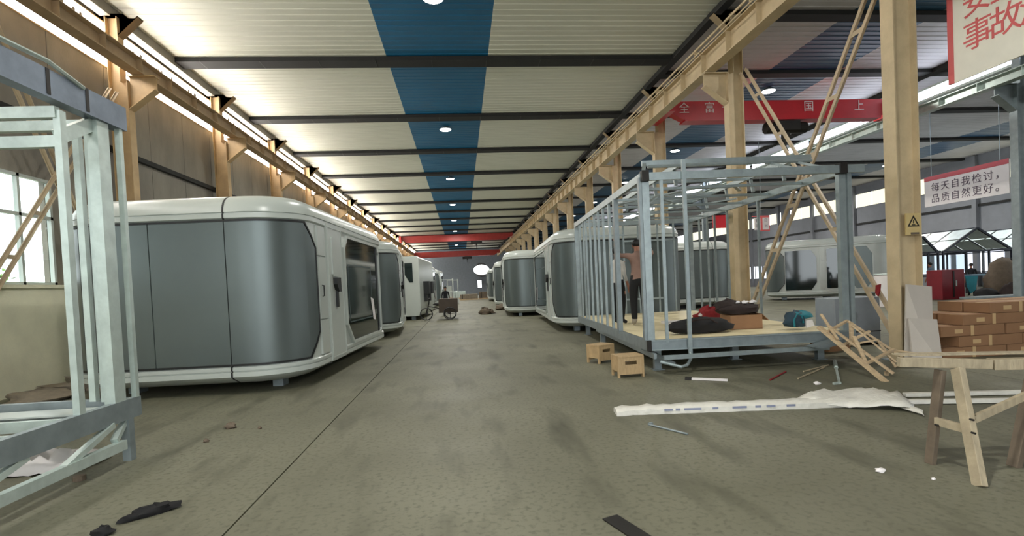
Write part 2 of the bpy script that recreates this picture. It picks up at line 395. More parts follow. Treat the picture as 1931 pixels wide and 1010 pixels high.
for i, y in enumerate([8.35, 13.65, 18.95, 24.25, 29.55, 34.85]+[40.15+5.3*k for k in range(9)]):
    if i == 0: lab, g = 'tan steel column of left row standing behind the near galvanised frame', 'columns of the left row'
    elif i < 6: lab, g = '%s tan steel column from the near end along the left wall' % ordn[i], 'columns of the left row'
    else: lab, g = 'small distant tan column at the far end of the left row', 'columns of the left row'
    if i == 0: continue
    c = column(-8.02, y, 1, lab, g, M_TAN2)
for i, y in enumerate([8.15, 13.4, 18.7, 24.0, 29.3, 34.6]+[39.9+5.3*k for k in range(8)]):
    lab = ['thick tan column in right foreground with yellow warning label', 'tan column rising behind the right steel frame, second of right row'][i] if i < 2 else ('%s tan column from the near end of the right row' % ordn[i] if i < 6 else 'small distant tan column at the far end of the right row')
    c = column(7.48, y, -1, lab, 'columns of the right row', M_TAN, .42, .26)
for i, y in enumerate([14.4, 35, 46, 57]):
    column(17.1, y, -1, ['grey column at right edge of picture beside small hanging sign', 'pale column in next bay behind the clerestory light', 'distant pale column second behind the clerestory light', 'farthest pale column of the next bay'][i], None, M_GALVD, .34, .24)

def runway(x, s, label, m, y0=YB+.5, y1=YF-4, pipes=True, z=6.96, hh=.555):
    t = thing('crane_runway_beam', label, 'crane beam', (x, 0, z))
    b = MB().box(-.15, .15, y0, y1, 0, .025).box(-.15, .15, y0, y1, hh-.025, hh).box(-.01, .01, y0, y1, .025, hh-.025)
    b.build('beam', m, t)
    st = None
    for k in range(60):
        y = y0+1.2+k*1.3
        if st: dup(st, t, (0, y, 0))
        else: st = MB().box(-.14, .14, -.006, .006, .025, hh-.025).build('stiffener', m, t, loc=(0, y, 0))
    MB().box(-.03, .03, y0, y1, hh, hh+(.105 if pipes else .03)).build('rail', M_WOODD, t)
    if pipes:
        MB().tube([(s*.30, y0, .62), (s*.30, y1, .62)], .03, 6).tube([(s*.34, y0, .45), (s*.34, y1, .45)], .018, 6).build('busbar', m, t)
        c = None
        for k in range(40):
            y = y0+.8+k*2.65
            if y > y1: break
            if c: dup(c, t, (0, y, 0))
            else: c = MB().box(min(0, s*.36), max(0, s*.36), -.015, .015, .555, .59).box(s*.29, s*.31, -.015, .015, .40, .66).build('clamp', m, t, loc=(0, y, 0))
    return t
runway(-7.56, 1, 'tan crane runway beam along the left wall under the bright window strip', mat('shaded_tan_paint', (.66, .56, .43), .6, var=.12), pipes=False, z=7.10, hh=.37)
runway(6.8, -1, 'tan crane runway beam on the brackets of the right column row', M_TAN)
runway(16.3, -1, 'pale grey crane runway beam across the next bay', M_GALV, pipes=False, z=6.86, hh=.30)
# bright strip / louvre along the right valley

# angle braces
def brace(name, label, a, b, gap, m, n=4, wd=.07):
    t = thing(name, label, 'brace', tuple((Vector(a)+Vector(b))/2)); a = Vector(a)-t.location; b = Vector(b)-t.location
    off = Vector((0, 1, 0))*gap/2
    for s in (-1, 1): MB().bar(a+off*s, b+off*s, wd, .02, (1, 0, 0)).bar(a+off*s+Vector((.03, 0, 0)), b+off*s+Vector((.03, 0, 0)), .012, .07, (1, 0, 0)).build('angle_bar', m, t)
    for k in range(n):
        p = a.lerp(b, (k+.7)/(n+.4)); MB().bar(p-off*1.1, p+off*1.1, .08, .012, (1, 0, 0)).build('batten_plate', m, t)
    return t
M_BR = mat('pale_tan_brace', (.70, .63, .52), .6, var=.15)
brace('cross_brace', 'double-angle brace rising from behind the right frame to the near column top', (7.45, 12.9, .5), (7.45, 8.55, 6.6), .30, M_BR, 6)
brace('cross_brace', 'double-angle brace falling from second right column to foot of near column', (7.58, 13.1, 6.9), (7.58, 8.4, .35), .26, M_BR, 5)
brace('wall_brace', 'tan brace crossing the left window, leaning away from camera', (-7.95, 9.6, 1.9), (-7.95, 13.2, 6.6), .25, M_BR, 5)
brace('wall_brace', 'tan brace crossing the left window, leaning towards camera', (-8.0, 12.9, 1.4), (-8.0, 9.9, 6.9), .25, M_BR, 5)

# overhead cranes
def crane(y, x0, x1, z0, z1, label, hoist_x, chars=(), M_RED=M_RED, tz=None):
    t = thing('overhead_crane', label, 'crane', ((x0+x1)/2, y, z0)); hw = (x1-x0)/2; h_ = z1-z0
    MB().prism([(-hw+.7, 0), (hw-.7, 0), (hw, h_*.56), (hw, h_), (-hw, h_), (-hw, h_*.56)], 1, -.16, .16).build('girder', M_RED, t)
    MB().box(-hw+.7, hw-.7, -.24, .24, -.06, 0).build('lower_flange', M_RED, t)
    for s in (-1, 1): MB().box(s*hw-.12, s*hw+.12, -.8, .8, h_*.35 if tz is None else tz, h_*.95).build('end_truck', M_RED, t)
    hx = hoist_x-(x0+x1)/2
    hb = MB().box(hx-.45, hx+.45, -.2, .2, -.42, -.1).tube([(hx-.75, 0, -.3), (hx+.75, 0, -.3)], .2, 10).box(hx-.1, hx+.1, -.1, .1, -.7, -.4)
    h2 = hb.build('hoist', M_IRON, t)
    MB().tube([(hx, 0, -.7), (hx, 0, -1.0), (hx+.1, 0, -1.1), (hx+.05, 0, -1.2), (hx-.07, 0, -1.15)], .03, 6).build('hook', M_IRON, h2)
    for ch, px in chars:
        p = at(px, 204, Y=y-.17)
        text('lettering', ch, .40, M_WTEXT, t, Matrix.Translation((p.x-(x0+x1)/2, -.175, h_*.60)) @ Matrix.Rotation(R(90), 4, 'X'))
    return t
crane(17.7, 7.26, 15.98, 7.03, 7.66, 'red overhead crane with white lettering in the next bay', 11.77, [('全', 1290), ('富', 1338), ('一', 1371), ('国', 1525), ('上', 1620)], M_RED, .10)
crane(69, -7.6, 6.88, 7.69, 8.5, 'nearer of two red overhead cranes far down the main aisle', 2.2, (), mat('dull_crane_red', (.60, .17, .14), .5), -.066)
crane(85, -7.28, 6.3, 6.6, 7.45, 'farther of two red overhead cranes at the end of main aisle', 1.1, (), mat('dull_crane_red', (.60, .17, .14), .5))

# high-bay lamps
def lamp(x, y, z, label, group, watts=LAMP_W, proto=[None]):
    if proto[0] is None:
        t = thing('high_bay_lamp', label, 'lamp', (x, y, z), 0, group)
        MB().tube([(0, 0, .0), (0, 0, .06), (0, 0, .12), (0, 0, .18)], [.27, .22, .12, .10], 16).build('reflector', M_GALVD, t, 40)
        MB().tube([(0, 0, -.03), (0, 0, -.004)], [.21, .25], 16).build('lens', E_LAMP, t, 40)
        MB().box(-.02, .02, -.02, .02, .18, ZC-z+.03).build('hanger', M_DARK, t)
        proto[0] = t
    else:
        t = dup(proto[0], None, (x, y, z), label, group)
    ld = bpy.data.lights.new('lamp_light', 'AREA'); ld.shape = 'DISK'; ld.size = .5; ld.energy = watts; ld.color = (1, .98, .92); ld.spread = R(175)
    lo = bpy.data.objects.new('lamp_light', ld); C.objects.link(lo); lo.parent = t; lo.location = (0, 0, -.05)
    return t
for i in range(8):
    lamp(-.35-.03*i, 12.9+10.6*i, 8.62, ('%s round lamp from the camera in main aisle blue strip' % (['nearest', 'second', 'third', 'fourth', 'fifth', 'sixth', 'seventh', 'farthest'][i])), 'lamps in the main blue strip')
lamp(-.3, 2.4, 8.62, 'round lamp in main blue strip overhead, out of frame', 'lamps in the main blue strip')
for i in range(6):
    lamp(12.2, 10.4+8.9*i, 8.62, ('%s round lamp in the blue strip of the next bay' % (['overhead', 'nearest visible', 'second visible', 'third visible', 'fourth visible', 'farthest'][i])), 'lamps in the second bay')
for i in range(4):
    lamp(29.7, 23.5+10.1*i, 8.62, ('%s small round lamp in the far right bay' % ['nearest', 'second', 'third', 'fourth'][i]), 'lamps in the third bay')
t = thing('wall_floodlight', 'glaring white floodlight high on the far end wall', 'lamp', (3.75, 96.5, 4.6))
MB().tube([(0, 0, 0), (0, .25, 0)], [1.25, 1.1], 20).build('lens', emit('flood_lens', (.93, .97, 1), 12), t, 40).scale = (1.15, 1, .72)
MB().tube([(0, .26, 0), (0, .6, 0)], [1.3, .6], 20).build('housing', M_IRON, t, 40)
MB().box(-.08, .08, .5, 3.6, -.1, .1).build('bracket', M_IRON, t)

# ================================================================== CABINS
def cabin(label, loc, rz, W=4.0, L=6.7, seams=(-1.55, -.35, .85), right='door_glass', left='door_glass', name='capsule_cabin', tall=1.0, group='curved capsule cabins'):
    r = .92; a = W/2-r; arc = r*math.pi/2; SL = L-2*r; A = a+arc
    t = thing(name, label, 'cabin', loc, rz, group)
    def base(s):
        sg = 1 if s >= 0 else -1; q = abs(s)
        if q <= a: return Vector((sg*q, 0)), Vector((0, -1))
        if q <= A:
            th = (q-a)/r; return Vector((sg*(a+r*math.sin(th)), r-r*math.cos(th))), Vector((sg*math.sin(th), -math.cos(th)))
        if q <= A+SL: return Vector((sg*W/2, r+q-A)), Vector((sg, 0))
        th = min((q-A-SL)/r, math.pi/2); return Vector((sg*(W/2-r+r*math.cos(th)), L-r+r*math.sin(th))), Vector((sg*math.cos(th), math.sin(th)))
    def m3(s, z, off):
        p, n = base(s); p = p+n*off; return (p.x, p.y, z*tall)
    prof = [(.17, .34), (.19, .24), (.27, .06), (.31, .0), (.385, 0), (.39, .02), (.405, .02), (.41, 0), (.46, .0), (.485, .04),
            (2.86, .04), (2.885, 0), (2.955, 0), (2.96, .02), (2.975, .02), (2.98, .0), (3.06, .015), (3.15, .06), (3.22, .14), (3.27, .26), (3.30, .45), (3.31, .8)]
    ss = [0+a*i/2 for i in range(2)]+[a+arc*i/9 for i in range(10)]+[A+SL*i/4 for i in range(1, 5)]+[A+SL+arc*i/8 for i in range(1, 9)]
    loop = [s for s in ss]+[-s for s in reversed(ss) if s > 0]
    n = len(loop); b = MB(); vs = []
    for z, ins in prof: vs += [m3(s if s != 0 else 1e-9, z, -ins) for s in loop]
    fs = [(i*n+j, i*n+(j+1) % n, (i+1)*n+(j+1) % n, (i+1)*n+j) for i in range(len(prof)-1) for j in range(n)]
    fs += [tuple(range(n-1, -1, -1)), tuple((len(prof)-1)*n+j for j in range(n))]
    b.add(vs, fs); b.build('shell', M_WHITE, t, 35)
    # feet
    for sx in (-1, 1):
        for fy in (.9, L/2, L-.9): MB().box(sx*(W/2-.75)-.09, sx*(W/2-.75)+.09, fy-.12, fy+.12, 0, .172).build('foot', M_GALVD, t)
    def dens(s0, s1, extra=()):
        k = max(2, int(abs(s1-s0)/.16)); q = sorted(set([round(s0+(s1-s0)*i/k, 4) for i in range(k+1)]+[round(e, 4) for e in extra if s0 < e < s1])); return q
    def wrap(s0, s1, z0, z1, o0, o1, ch=(0, 0, 0, 0), name='panel', m=M_PANEL, parent=None):
        """ch: chamfers at (s0,low),(s1,low),(s1,top),(s0,top); a number or (ds, dz)"""
        ch = [c if isinstance(c, tuple) else (c, c) for c in ch]
        q = dens(s0, s1, [s0+ch[0][0], s1-ch[1][0], s1-ch[2][0], s0+ch[3][0]])
        vs = []
        for s in q:
            lo = z0; hi = z1
            if ch[0][0] and s < s0+ch[0][0]: lo = max(lo, z0+ch[0][1]*(1-(s-s0)/ch[0][0]))
            if ch[1][0] and s > s1-ch[1][0]: lo = max(lo, z0+ch[1][1]*(1-(s1-s)/ch[1][0]))
            if ch[2][0] and s > s1-ch[2][0]: hi = min(hi, z1-ch[2][1]*(1-(s1-s)/ch[2][0]))
            if ch[3][0] and s < s0+ch[3][0]: hi = min(hi, z1-ch[3][1]*(1-(s-s0)/ch[3][0]))
            vs += [m3(s, lo, o0), m3(s, hi, o0), m3(s, hi, o1), m3(s, lo, o1)]
        k = len(q); fs = [(4*i+j, 4*i+(j+1) % 4, 4*i+4+(j+1) % 4, 4*i+4+j) for i in range(k-1) for j in range(4)]
        fs += [(0, 1, 2, 3), tuple(4*(k-1)+j for j in (3, 2, 1, 0))]
        return MB().add(vs, fs).build(name, m, parent or t, 30)
    def ring(pts, wd, o0, o1, name, m, parent=None, closed=True):
        P = []
        n0 = len(pts)
        for i in range(n0 if closed else n0-1):
            p, q = Vector(pts[i]), Vector(pts[(i+1) % n0]); k = max(1, int(abs(q.x-p.x)/.16))
            P += [p.lerp(q, j/k) for j in range(k)]
        if not closed: P.append(Vector(pts[-1]))
        N_ = len(P); vs = []
        for i, p in enumerate(P):
            pa = P[(i-1) % N_] if (closed or i) else p; pb = P[(i+1) % N_] if (closed or i < N_-1) else p
            d1 = (p-pa).normalized() if (p-pa).length > 1e-6 else (pb-p).normalized(); d2 = (pb-p).normalized() if (pb-p).length > 1e-6 else d1
            nn = Vector((-(d1+d2).y, (d1+d2).x)).normalized(); kk = 1/max(.5, nn.dot(Vector((-d1.y, d1.x))))
            i_, o_ = p+nn*wd/2*kk, p-nn*wd/2*kk
            vs += [m3(i_.x, i_.y, o0), m3(i_.x, i_.y, o1), m3(o_.x, o_.y, o1), m3(o_.x, o_.y, o0)]
        e = N_ if closed else N_-1
        fs = [(4*i+j, 4*i+(j+1) % 4, 4*((i+1) % N_)+(j+1) % 4, 4*((i+1) % N_)+j) for i in range(e) for j in range(4)]
        if not closed: fs += [(0, 1, 2, 3), tuple(4*(N_-1)+j for j in (3, 2, 1, 0))]
        return MB().add(vs, fs).build(name, m, parent or t, 30)
    def octo(s0, s1, z0, z1, c): return [(s0+c[0], z0), (s1-c[0], z0), (s1, z0+c[1]), (s1, z1-c[1]), (s1-c[0], z1), (s0+c[0], z1), (s0, z1-c[1]), (s0, z0+c[1])]
    # front: one big octagon of panels wrapping both corners
    E_ = A-.02; c = (.34, .42)
    ed = [-E_]+list(seams)+[E_]
    for i in range(len(ed)-1):
        g0, g1 = ed[i]+(.008 if i else 0), ed[i+1]-(.008 if i < len(ed)-2 else 0)
        wrap(g0, g1, .52, 2.83, -.04, -.012, (c if i == 0 else 0, c if i == len(ed)-2 else 0, c if i == len(ed)-2 else 0, c if i == 0 else 0))
    ring(octo(-E_-.02, E_+.02, .505, 2.845, c), .03, -.04, .0, 'gasket', M_GASKET)
    # full-height module joint
    for s in seams[-1:]:
        vs = [m3(s+dx, z, -ins+.003) for z, ins in prof[1:-2] for dx in (-.014, .014)]
        b = MB().add(vs, [(2*i, 2*i+1, 2*i+3, 2*i+2) for i in range(len(prof)-4)]); o = b.build('module_joint', M_GASKET, t)
        so = o.modifiers.new('s', 'SOLIDIFY'); so.thickness = .006; so.offset = 0
    def side(sg, kind):
        def S(t0, t1): return (A+t0, A+t1) if sg > 0 else (-A-t1, -A-t0)
        def flip(ch): return ch if sg > 0 else (ch[1], ch[0], ch[3], ch[2])
        if kind == 'door_glass':
            for z0, z1 in ((.50, 1.11), (1.14, 2.27), (2.30, 2.84)):
                wrap(*S(.10, .52), z0, z1, -.04, -.005, name='side_panel', m=M_WHITE)
            MB().tube([m3(S(.22, .22)[0], 1.55, .0), m3(S(.22, .22)[0], 1.55, .03), m3(S(.22, .22)[0], 1.75, .03), m3(S(.22, .22)[0], 1.75, .0)], .012, 6).build('switch_lever', M_GASKET, t)
            dr = wrap(*S(.58, 1.55), .30, 2.93, -.04, .012, name='door', m=M_WHITE)
            ring([(S(.62, .62)[0], .36), (S(1.51, 1.51)[0], .36), (S(1.51, 1.51)[0], 2.87), (S(.62, .62)[0], 2.87)], .02, .0, .022, 'door_seal', M_WHITE, dr)
            wrap(*S(.78, 1.12), 1.93, 2.70, .012, .045, (.04,)*4, name='raised_cover', m=M_WHITE, parent=dr)
            wrap(*S(.86, 1.12), 1.62, 1.90, .012, .09, flip(((.12, .15), 0, 0, 0)), name='latch_box', m=M_GASKET, parent=dr)
            wrap(*S(.96, 1.06), 1.32, 1.64, .012, .05, name='door_handle', m=M_GASKET, parent=dr)
            t0, t1 = 1.75, SL-.15
            ch = flip((.42, .1, (.2, .2), .25))
            wn = wrap(*S(t0, t1), .50, 2.80, -.04, -.02, ch, name='window_glass', m=M_TEAL)
            q0, q1 = S(t0, t1)
            def rp(pl): return pl if sg > 0 else [(q0+q1-x, z) for x, z in reversed(pl)]
            ring(rp([(q0+.42, .50), (q1-.1, .50), (q1, .60), (q1, 2.60), (q1-.2, 2.80), (q0+.25, 2.80), (q0, 2.55), (q0, .92)]), .06, -.04, .02, 'window_frame', M_WHITE, wn)
            # inner frame line and a sheet of paper stuck on the glass
            sx = S(t0+.55, t0+.55)[0]; ring([(S(t0+.3, 0)[0] if sg > 0 else -A-t0-.3, .95), (S(t1-.9, 0)[0] if sg > 0 else -A-t1+.9, .95), (S(t1-.9, 0)[0] if sg > 0 else -A-t1+.9, 2.2), (S(t0+.3, 0)[0] if sg > 0 else -A-t0-.3, 2.2)], .03, -.02, -.016, 'inner_frame', mat('dim_inner_frame', (.22, .28, .28), .4), wn)
            MB().add([m3(S(t1-1.05, 0)[0] if sg > 0 else -A-t1+1.05, 1.45, -.01), m3(S(t1-.75, 0)[0] if sg > 0 else -A-t1+.75, 1.40, -.01), m3(S(t1-.6, 0)[0] if sg > 0 else -A-t1+.6, .85, -.01), m3(S(t1-.85, 0)[0] if sg > 0 else -A-t1+.85, .88, -.01)], [(0, 1, 2, 3)]).build('paper_sheet', M_SIGNW, wn)
            wrap(*S(t1-.28, t1-.2), .52, 2.78, -.02, -.005, name='window_mullion', m=M_GASKET, parent=wn)
        elif kind == 'two_bay':
            c2 = (.26, .4)
            g = wrap(*S(.05, 1.55), .55, 2.72, -.04, -.015, flip((0, c2, c2, 0)), name='window_glass', m=M_TEAL)
            for z0, z1 in ((.6, .98), (1.01, 2.1), (2.13, 2.8)):
                wrap(*S(1.7, 1.95), z0, z1, -.04, -.005, name='side_panel', m=M_WHITE); wrap(*S(2.62, 2.9), z0, z1, -.04, -.005, name='side_panel', m=M_WHITE)
            g = wrap(*S(2.02, 2.52), .62, 2.72, -.04, -.01, (.03,)*4, name='slit_window', m=M_TEAL)
            wrap(*S(2.72, 2.80), 1.3, 1.85, -.005, .02, name='door_handle', m=M_GASKET)
            g = wrap(*S(3.1, SL-.1), .55, 2.75, -.04, -.015, (c2,)*4, name='panel', m=M_PANEL)
            q0, q1 = S(3.1, SL-.1); ring(octo(q0-.03, q1+.03, .52, 2.78, c2), .05, -.04, .01, 'window_frame', M_WHITE, g)
    side(1, right); side(-1, left)
    return t
def place(px_corner, Y, off): pass
a4 = R(-4)
def loc_from_corner(cx, cy, W, rz, right=True):
    """origin of a cabin whose front-right (or left) corner (square, before rounding) is at cx,cy"""
    s = 1 if right else -1
    return (cx-s*W/2*math.cos(rz), cy-s*W/2*math.sin(rz), 0)
cabin('big white and graphite capsule cabin in the left foreground', loc_from_corner(-2.62, 8.72, 4.0, R(-3.5)), R(-3.5), 4.0, 7.0)
cabin('second capsule cabin on left, directly behind the foreground one', loc_from_corner(-2.10, 17.7, 4.0, R(4)), R(4), 4.0, 6.0)
cabin('small distant capsule cabin on left beyond the flat white cabin', loc_from_corner(-2.0, 46.0, 4.0, R(-2)), R(-2), 4.0, 7)
cabin('capsule cabin on left with bright roof edge behind the flat white cabin', loc_from_corner(-2.15, 35.5, 3.6, R(-2)), R(-2), 3.6, 6)
cabin('nearest capsule cabin on right, standing just behind the open steel frame', loc_from_corner(2.9, 16.0, 4.2, R(-3.2), False), R(-3.2), 4.2, 8.6, seams=(-.85, .35, 1.4))
cabin('second capsule cabin on right, its dark front facing the aisle', loc_from_corner(2.12, 25.6, 4.0, R(-3), False), R(-3), 4.0, 7.5, seams=(-.75, .5, 1.3))
cabin('third capsule cabin on right along the aisle', loc_from_corner(2.3, 36.4, 4.0, R(-2.5), False), R(-2.5), 4.0, 8)
cabin('farthest capsule cabin on right beside the small lit window', loc_from_corner(2.6, 52, 4.0, R(-2), False), R(-2), 4.0, 9)
cabin('capsule cabin in next bay seen through the open frame studs', (11.5, 24.6, 0), R(-2), 4.0, 5)
cabin('white capsule cabin across the next bay with octagonal dark windows', (17.8, 29.0, 0), R(-90-32), 3.0, 6.0, right='two_bay')

# flat white cabin with slanted dark windows
t = thing('flat_cabin', 'flat-sided plain white cabin with two slanted black windows on left', 'cabin', (-3.6, 27.2, 0), R(-3))
MB().prism([(-1.6, .2), (1.35, .2), (1.45, .35), (1.45, 3.2), (1.35, 3.3), (-1.6, 3.3)], 1, 0, 6.5).build('shell', M_WHITE, t, bevel=.03)
MB().prism([(.1, .55), (.62, .55), (.62, 1.75), (.36, 2.2), (.1, 2.2)], 1, -.02, .02).build('window_glass', M_TEAL, t)
MB().prism([(.72, 2.95), (1.12, 2.95), (1.12, 1.95), (.95, 1.95), (.72, 2.35)], 1, -.02, .02).build('window_glass', M_TEAL, t)
for y0 in (1.5, 3.2):
    b = MB().box(1.45, 1.75, y0, y0+.7, 1.3, 2.0).build('air_unit', M_GASKET, t); MB().box(1.45, 1.6, y0+.1, y0+.5, .9, 1.3).build('pipe_cover', M_GASKET, b)
for x in (-1.2, 1.0):
    for y in (.5, 6): MB().box(x-.1, x+.1, y-.1, y+.1, 0, .2).build('foot', M_GALVD, t)

# ================================================================== GALVANISED FRAMES
def chan(b, a, c, wd, ht, upv=(0, 0, 1)):
    return b.bar(a, c, wd, ht, upv)
def bars(t, name, lst, wd, ht, m=M_GALV, upv=(0, 0, 1)):
    for a, c in lst: MB().bar(a, c, wd, ht, upv).build(name, m, t)
# --- right frame; local x to the right, y away
fr = thing('cabin_steel_frame', 'open galvanised steel cabin frame on right with plywood floor', 'steel frame', (3.1, 8.55, 0), R(-3.3))
W_, L_, ZF, ZT = 3.52, 7.0, .55, 3.30
MB().box(.02, W_-.02, .02, L_-.02, ZF-.03, ZF).build('plywood_floor', M_PLY, fr)
bars(fr, 'bottom_rail', [((0, .0, .46), (W_, .0, .46)), ((0, L_, .46), (W_, L_, .46)), ((0, -.05, .46), (0, L_+.05, .46)), ((W_, -.05, .46), (W_, L_+.05, .46))], .06, .18, M_GALVD)
MB().bar((0, -.035, .54), (W_, -.035, .54), .03, .02).bar((0, -.035, .38), (W_, -.035, .38), .03, .02).build('rail_flange', M_GALVR, fr)
bars(fr, 'top_rail', [((0, -.02, ZT), (W_+.3, -.02, ZT)), ((0, L_, ZT), (W_, L_, ZT)), ((0, 0, ZT), (0, L_, ZT)), ((W_, 0, ZT), (W_, L_, ZT))], .07, .13, M_GALVR)
bars(fr, 'corner_post', [((.06, .05, ZF), (.06, .05, ZT)), ((.02, L_-.05, ZF), (.02, L_-.05, ZT)), ((W_-.06, .05, ZF), (W_-.06, .05, ZT)), ((W_-.02, L_-.05, ZF), (W_-.02, L_-.05, ZT))], .12, .10, M_GALVR)
MB().bar((-.03, .05, ZF), (-.03, .05, ZT), .05, .1).build('stud', M_GALVD, fr)
MB().bar((W_+.06, .02, .4), (W_+.06, .02, ZT), .07, .06).build('stud', M_GALVR, fr)
bars(fr, 'stud', [((.0, y, ZF), (.0, y, ZT-.05)) for y in (3.1, 3.66, 4.15, 4.72, 5.3, 5.68, 6.24)], .05, .04, M_GALVR)
MB().bar((0, 1.92, ZF-.06), (0, 1.92, ZT-.05), .09, .14).build('stud', M_GALVD, fr)
MB().bar((0, 2.5, ZF), (0, 2.5, ZT-.05), .05, .08).build('stud', M_GALVR, fr)
bars(fr, 'stud', [((.32, -.02, ZF-.05), (.32, -.02, ZT))], .05, .04, M_GALVR)
MB().bar((.68, -.10, .26), (.68, -.10, ZT+.25), .06, .05).build('stud', M_GALVR, fr)
bars(fr, 'stud', [((W_, y, ZF), (W_, y, ZT-.05)) for y in (2.94, 4.5, 5.26, 5.74, 6.3)], .05, .04, M_GALVR)
bars(fr, 'stud', [((x, L_, ZF), (x, L_, ZT-.05)) for x in (.6, 1.2, 1.45, 1.9, 2.5, 3.0)], .05, .04, M_GALVR)
bars(fr, 'sill_rail', [((1.45, L_-.02, .98), (2.6, L_-.02, .98)), ((1.45, L_-.02, 2.75), (3.0, L_-.02, 2.75)), ((.05, 5.9, 2.85), (1.2, 5.9, 2.85))], .04, .05, M_GALVR)
# raised roof tier: rails and purlins
ZU = 3.70
bars(fr, 'roof_rail', [((.25, .8, ZU), (W_-.1, .8, ZU)), ((1.0, L_-1.3, ZU), (W_-.4, L_-1.3, ZU)), ((1.0, .8, ZU), (1.0, L_-1.3, ZU)), ((W_-.4, .8, ZU), (W_-.4, L_-1.3, ZU))], .06, .10, M_GALVR)
MB().tube([(.3, .6, ZU-.10), (W_-.2, .6, ZU-.10)], .03, 8).build('roof_pipe', M_GALVR, fr)
bars(fr, 'purlin', [((1.0, y, ZU-.02), (W_-.4, y, ZU-.02)) for y in (1.7, 2.6, 3.5, 4.4, 5.2)], .05, .06, M_GALVR)
bars(fr, 'ceiling_joist', [((0.05, y, ZT), (W_-.05, y, ZT)) for y in (1.2, 2.4, 3.6, 4.8, 6.0)], .05, .05, M_GALVR)
bars(fr, 'roof_strut', [((x, y, ZT+.05), (x, y+.1, ZU-.05)) for x in (1.0, W_-.4) for y in (1.15, 2.35, 3.55, 4.75)]+[((.3, .8, ZU), (.05, .1, ZT+.06))]+[((x, .8, ZU-.04), (x+.28, .1, ZT+.05)) for x in (2.5, 3.0)], .06, .04, M_GALVR)
bars(fr, 'diagonal_strut', [((.3, 3.3, ZT+.03), (1.9, 1.2, ZT+.06)), ((1.4, 5.3, ZT+.03), (3.2, 3.3, ZT+.06)), ((2.2, 1.3, ZT+.02), (2.6, 1.9, ZT+.02)), ((1.2, 2.6, ZT+.02), (1.6, 3.1, ZT+.02)), ((.5, 1.3, 3.05), (.9, 1.8, 3.3))], .07, .03, M_GALVR)
for x in (.02, W_-.1): MB().box(x-.04, x+.08, -.09, .06, ZT-.08, ZT+.10).build('corner_bracket', M_IRON, fr)
MB().box(-.035, .035, -.075, -.02, .37, .55).build('rail_end_cap', M_IRON, fr)
# under-frame
MB().bar((.16, -.30, .285), (3.05, -.12, .285), .06, .07).build('lower_rail', M_GALVR, fr)
MB().tube([(.68, -.1, .44), (.68, -.12, .30), (.64, -.2, .22), (.52, -.36, .155), (.4, -.42, .14), (.10, -.30, .22)], .026, 8).build('bent_pipe', M_GALVR, fr)
MB().bar((.05, -.2, .30), (.05, 4.6, .34), .05, .09).build('lower_rail', M_GALVD, fr)
MB().bar((.02, .4, .37), (.3, -.35, .18), .07, .05).build('sloping_bracket', M_GALVD, fr)
MB().prism([(-.10, 0), (.5, .14), (.62, .10), (.10, -.03)], 1, -.25, .0).build('rail_end_shoe', M_GALVD, fr, loc=(2.75, -.1, .33))
bars(fr, 'floor_joist', [((.04, y, .42), (W_-.04, y, .42)) for y in (.9, 1.8, 2.7, 3.6, 4.5, 5.4, 6.3)], .05, .1, M_GALVD)
for x, y in ((.22, .25), (.15, 4.4), (1.9, .9), (W_-.3, .4), (W_-.3, 5.5), (.2, 6.7)):
    MB().box(x-.06, x+.06, y-.05, y+.05, 0, .38).build('support_foot', M_GALVD, fr)
    MB().box(x-.1, x+.1, y-.09, y+.09, 0, .012).build('foot_plate', M_GALVD, fr)

# --- left frame: we see its far right-hand end.  local y toward camera is negative
fl2 = thing('cabin_steel_frame', 'galvanised steel frame cut off by left edge of picture', 'steel frame', (-3.45, 5.72, 0), R(-1.5))
bars(fl2, 'bottom_rail', [((0, .08, .52), (0, -5.2, .52)), ((-.06, 0, .52), (-3.0, 0, .52))], .07, .20, M_GALVD)
bars(fl2, 'top_rail', [((0, .1, 3.50), (0, -5.2, 3.50))], .12, .24, mat('blue_grey_galvanised', (.46, .50, .55), .4, metal=.4, var=.2, scale=4))
bars(fl2, 'top_rail', [((-.06, 0, 3.42), (-3.0, 0, 3.42))], .07, .10)
MB().bar((.02, .02, .62), (.02, .02, 3.4), .05, .05).build('stud', M_GALV, fl2)
MB().bar((-.02, -.22, .60), (-.02, -.22, 3.4), .10, .16).build('corner_post', M_GALV, fl2)
MB().bar((-.12, -.16, .62), (-.12, -.16, 3.38), .12, .05).build('corner_post', M_GALV, fl2)
MB().bar((-.30, -.10, .62), (-.30, -.10, 3.36), .06, .06).build('stud', M_GALV, fl2)
MB().bar((-.0, -.72, .60), (-.0, -.72, 3.32), .06, .07).build('stud', M_GALV, fl2)
bars(fl2, 'cross_rail', [((.0, -.74, 3.30), (-2.6, -.74, 3.30)), ((.0, -.72, 3.05), (-2.6, -.72, 3.05))], .06, .10)
MB().bar((-.04, -.70, 3.1), (-.04, -.25, 3.36), .06, .12).build('cross_rail', M_GALV, fl2)
bars(fl2, 'floor_joist', [((-.04, y, .50), (-2.9, y, .50)) for y in (-.55, -1.1, -1.7, -2.3)], .05, .10)
bars(fl2, 'floor_sheet_edge', [((-.06, -.3, .56), (-2.9, -.3, .56))], .30, .015, M_WHITE)
bars(fl2, 'lower_rail', [((.05, -.25, .20), (.05, -4.8, .20)), ((-1.5, -.4, .16), (-1.5, -4, .16))], .07, .09)
bars(fl2, 'sloping_strut', [((.02, -.35, .42), (.04, -1.05, .20)), ((.0, -1.3, .42), (.0, -2.1, .2)), ((-.02, -.10, .42), (.03, -.35, .26))], .06, .05)
MB().bar((0, -.1, .0), (0, -.1, .42), .08, .08).build('support_foot', M_GALVD, fl2)
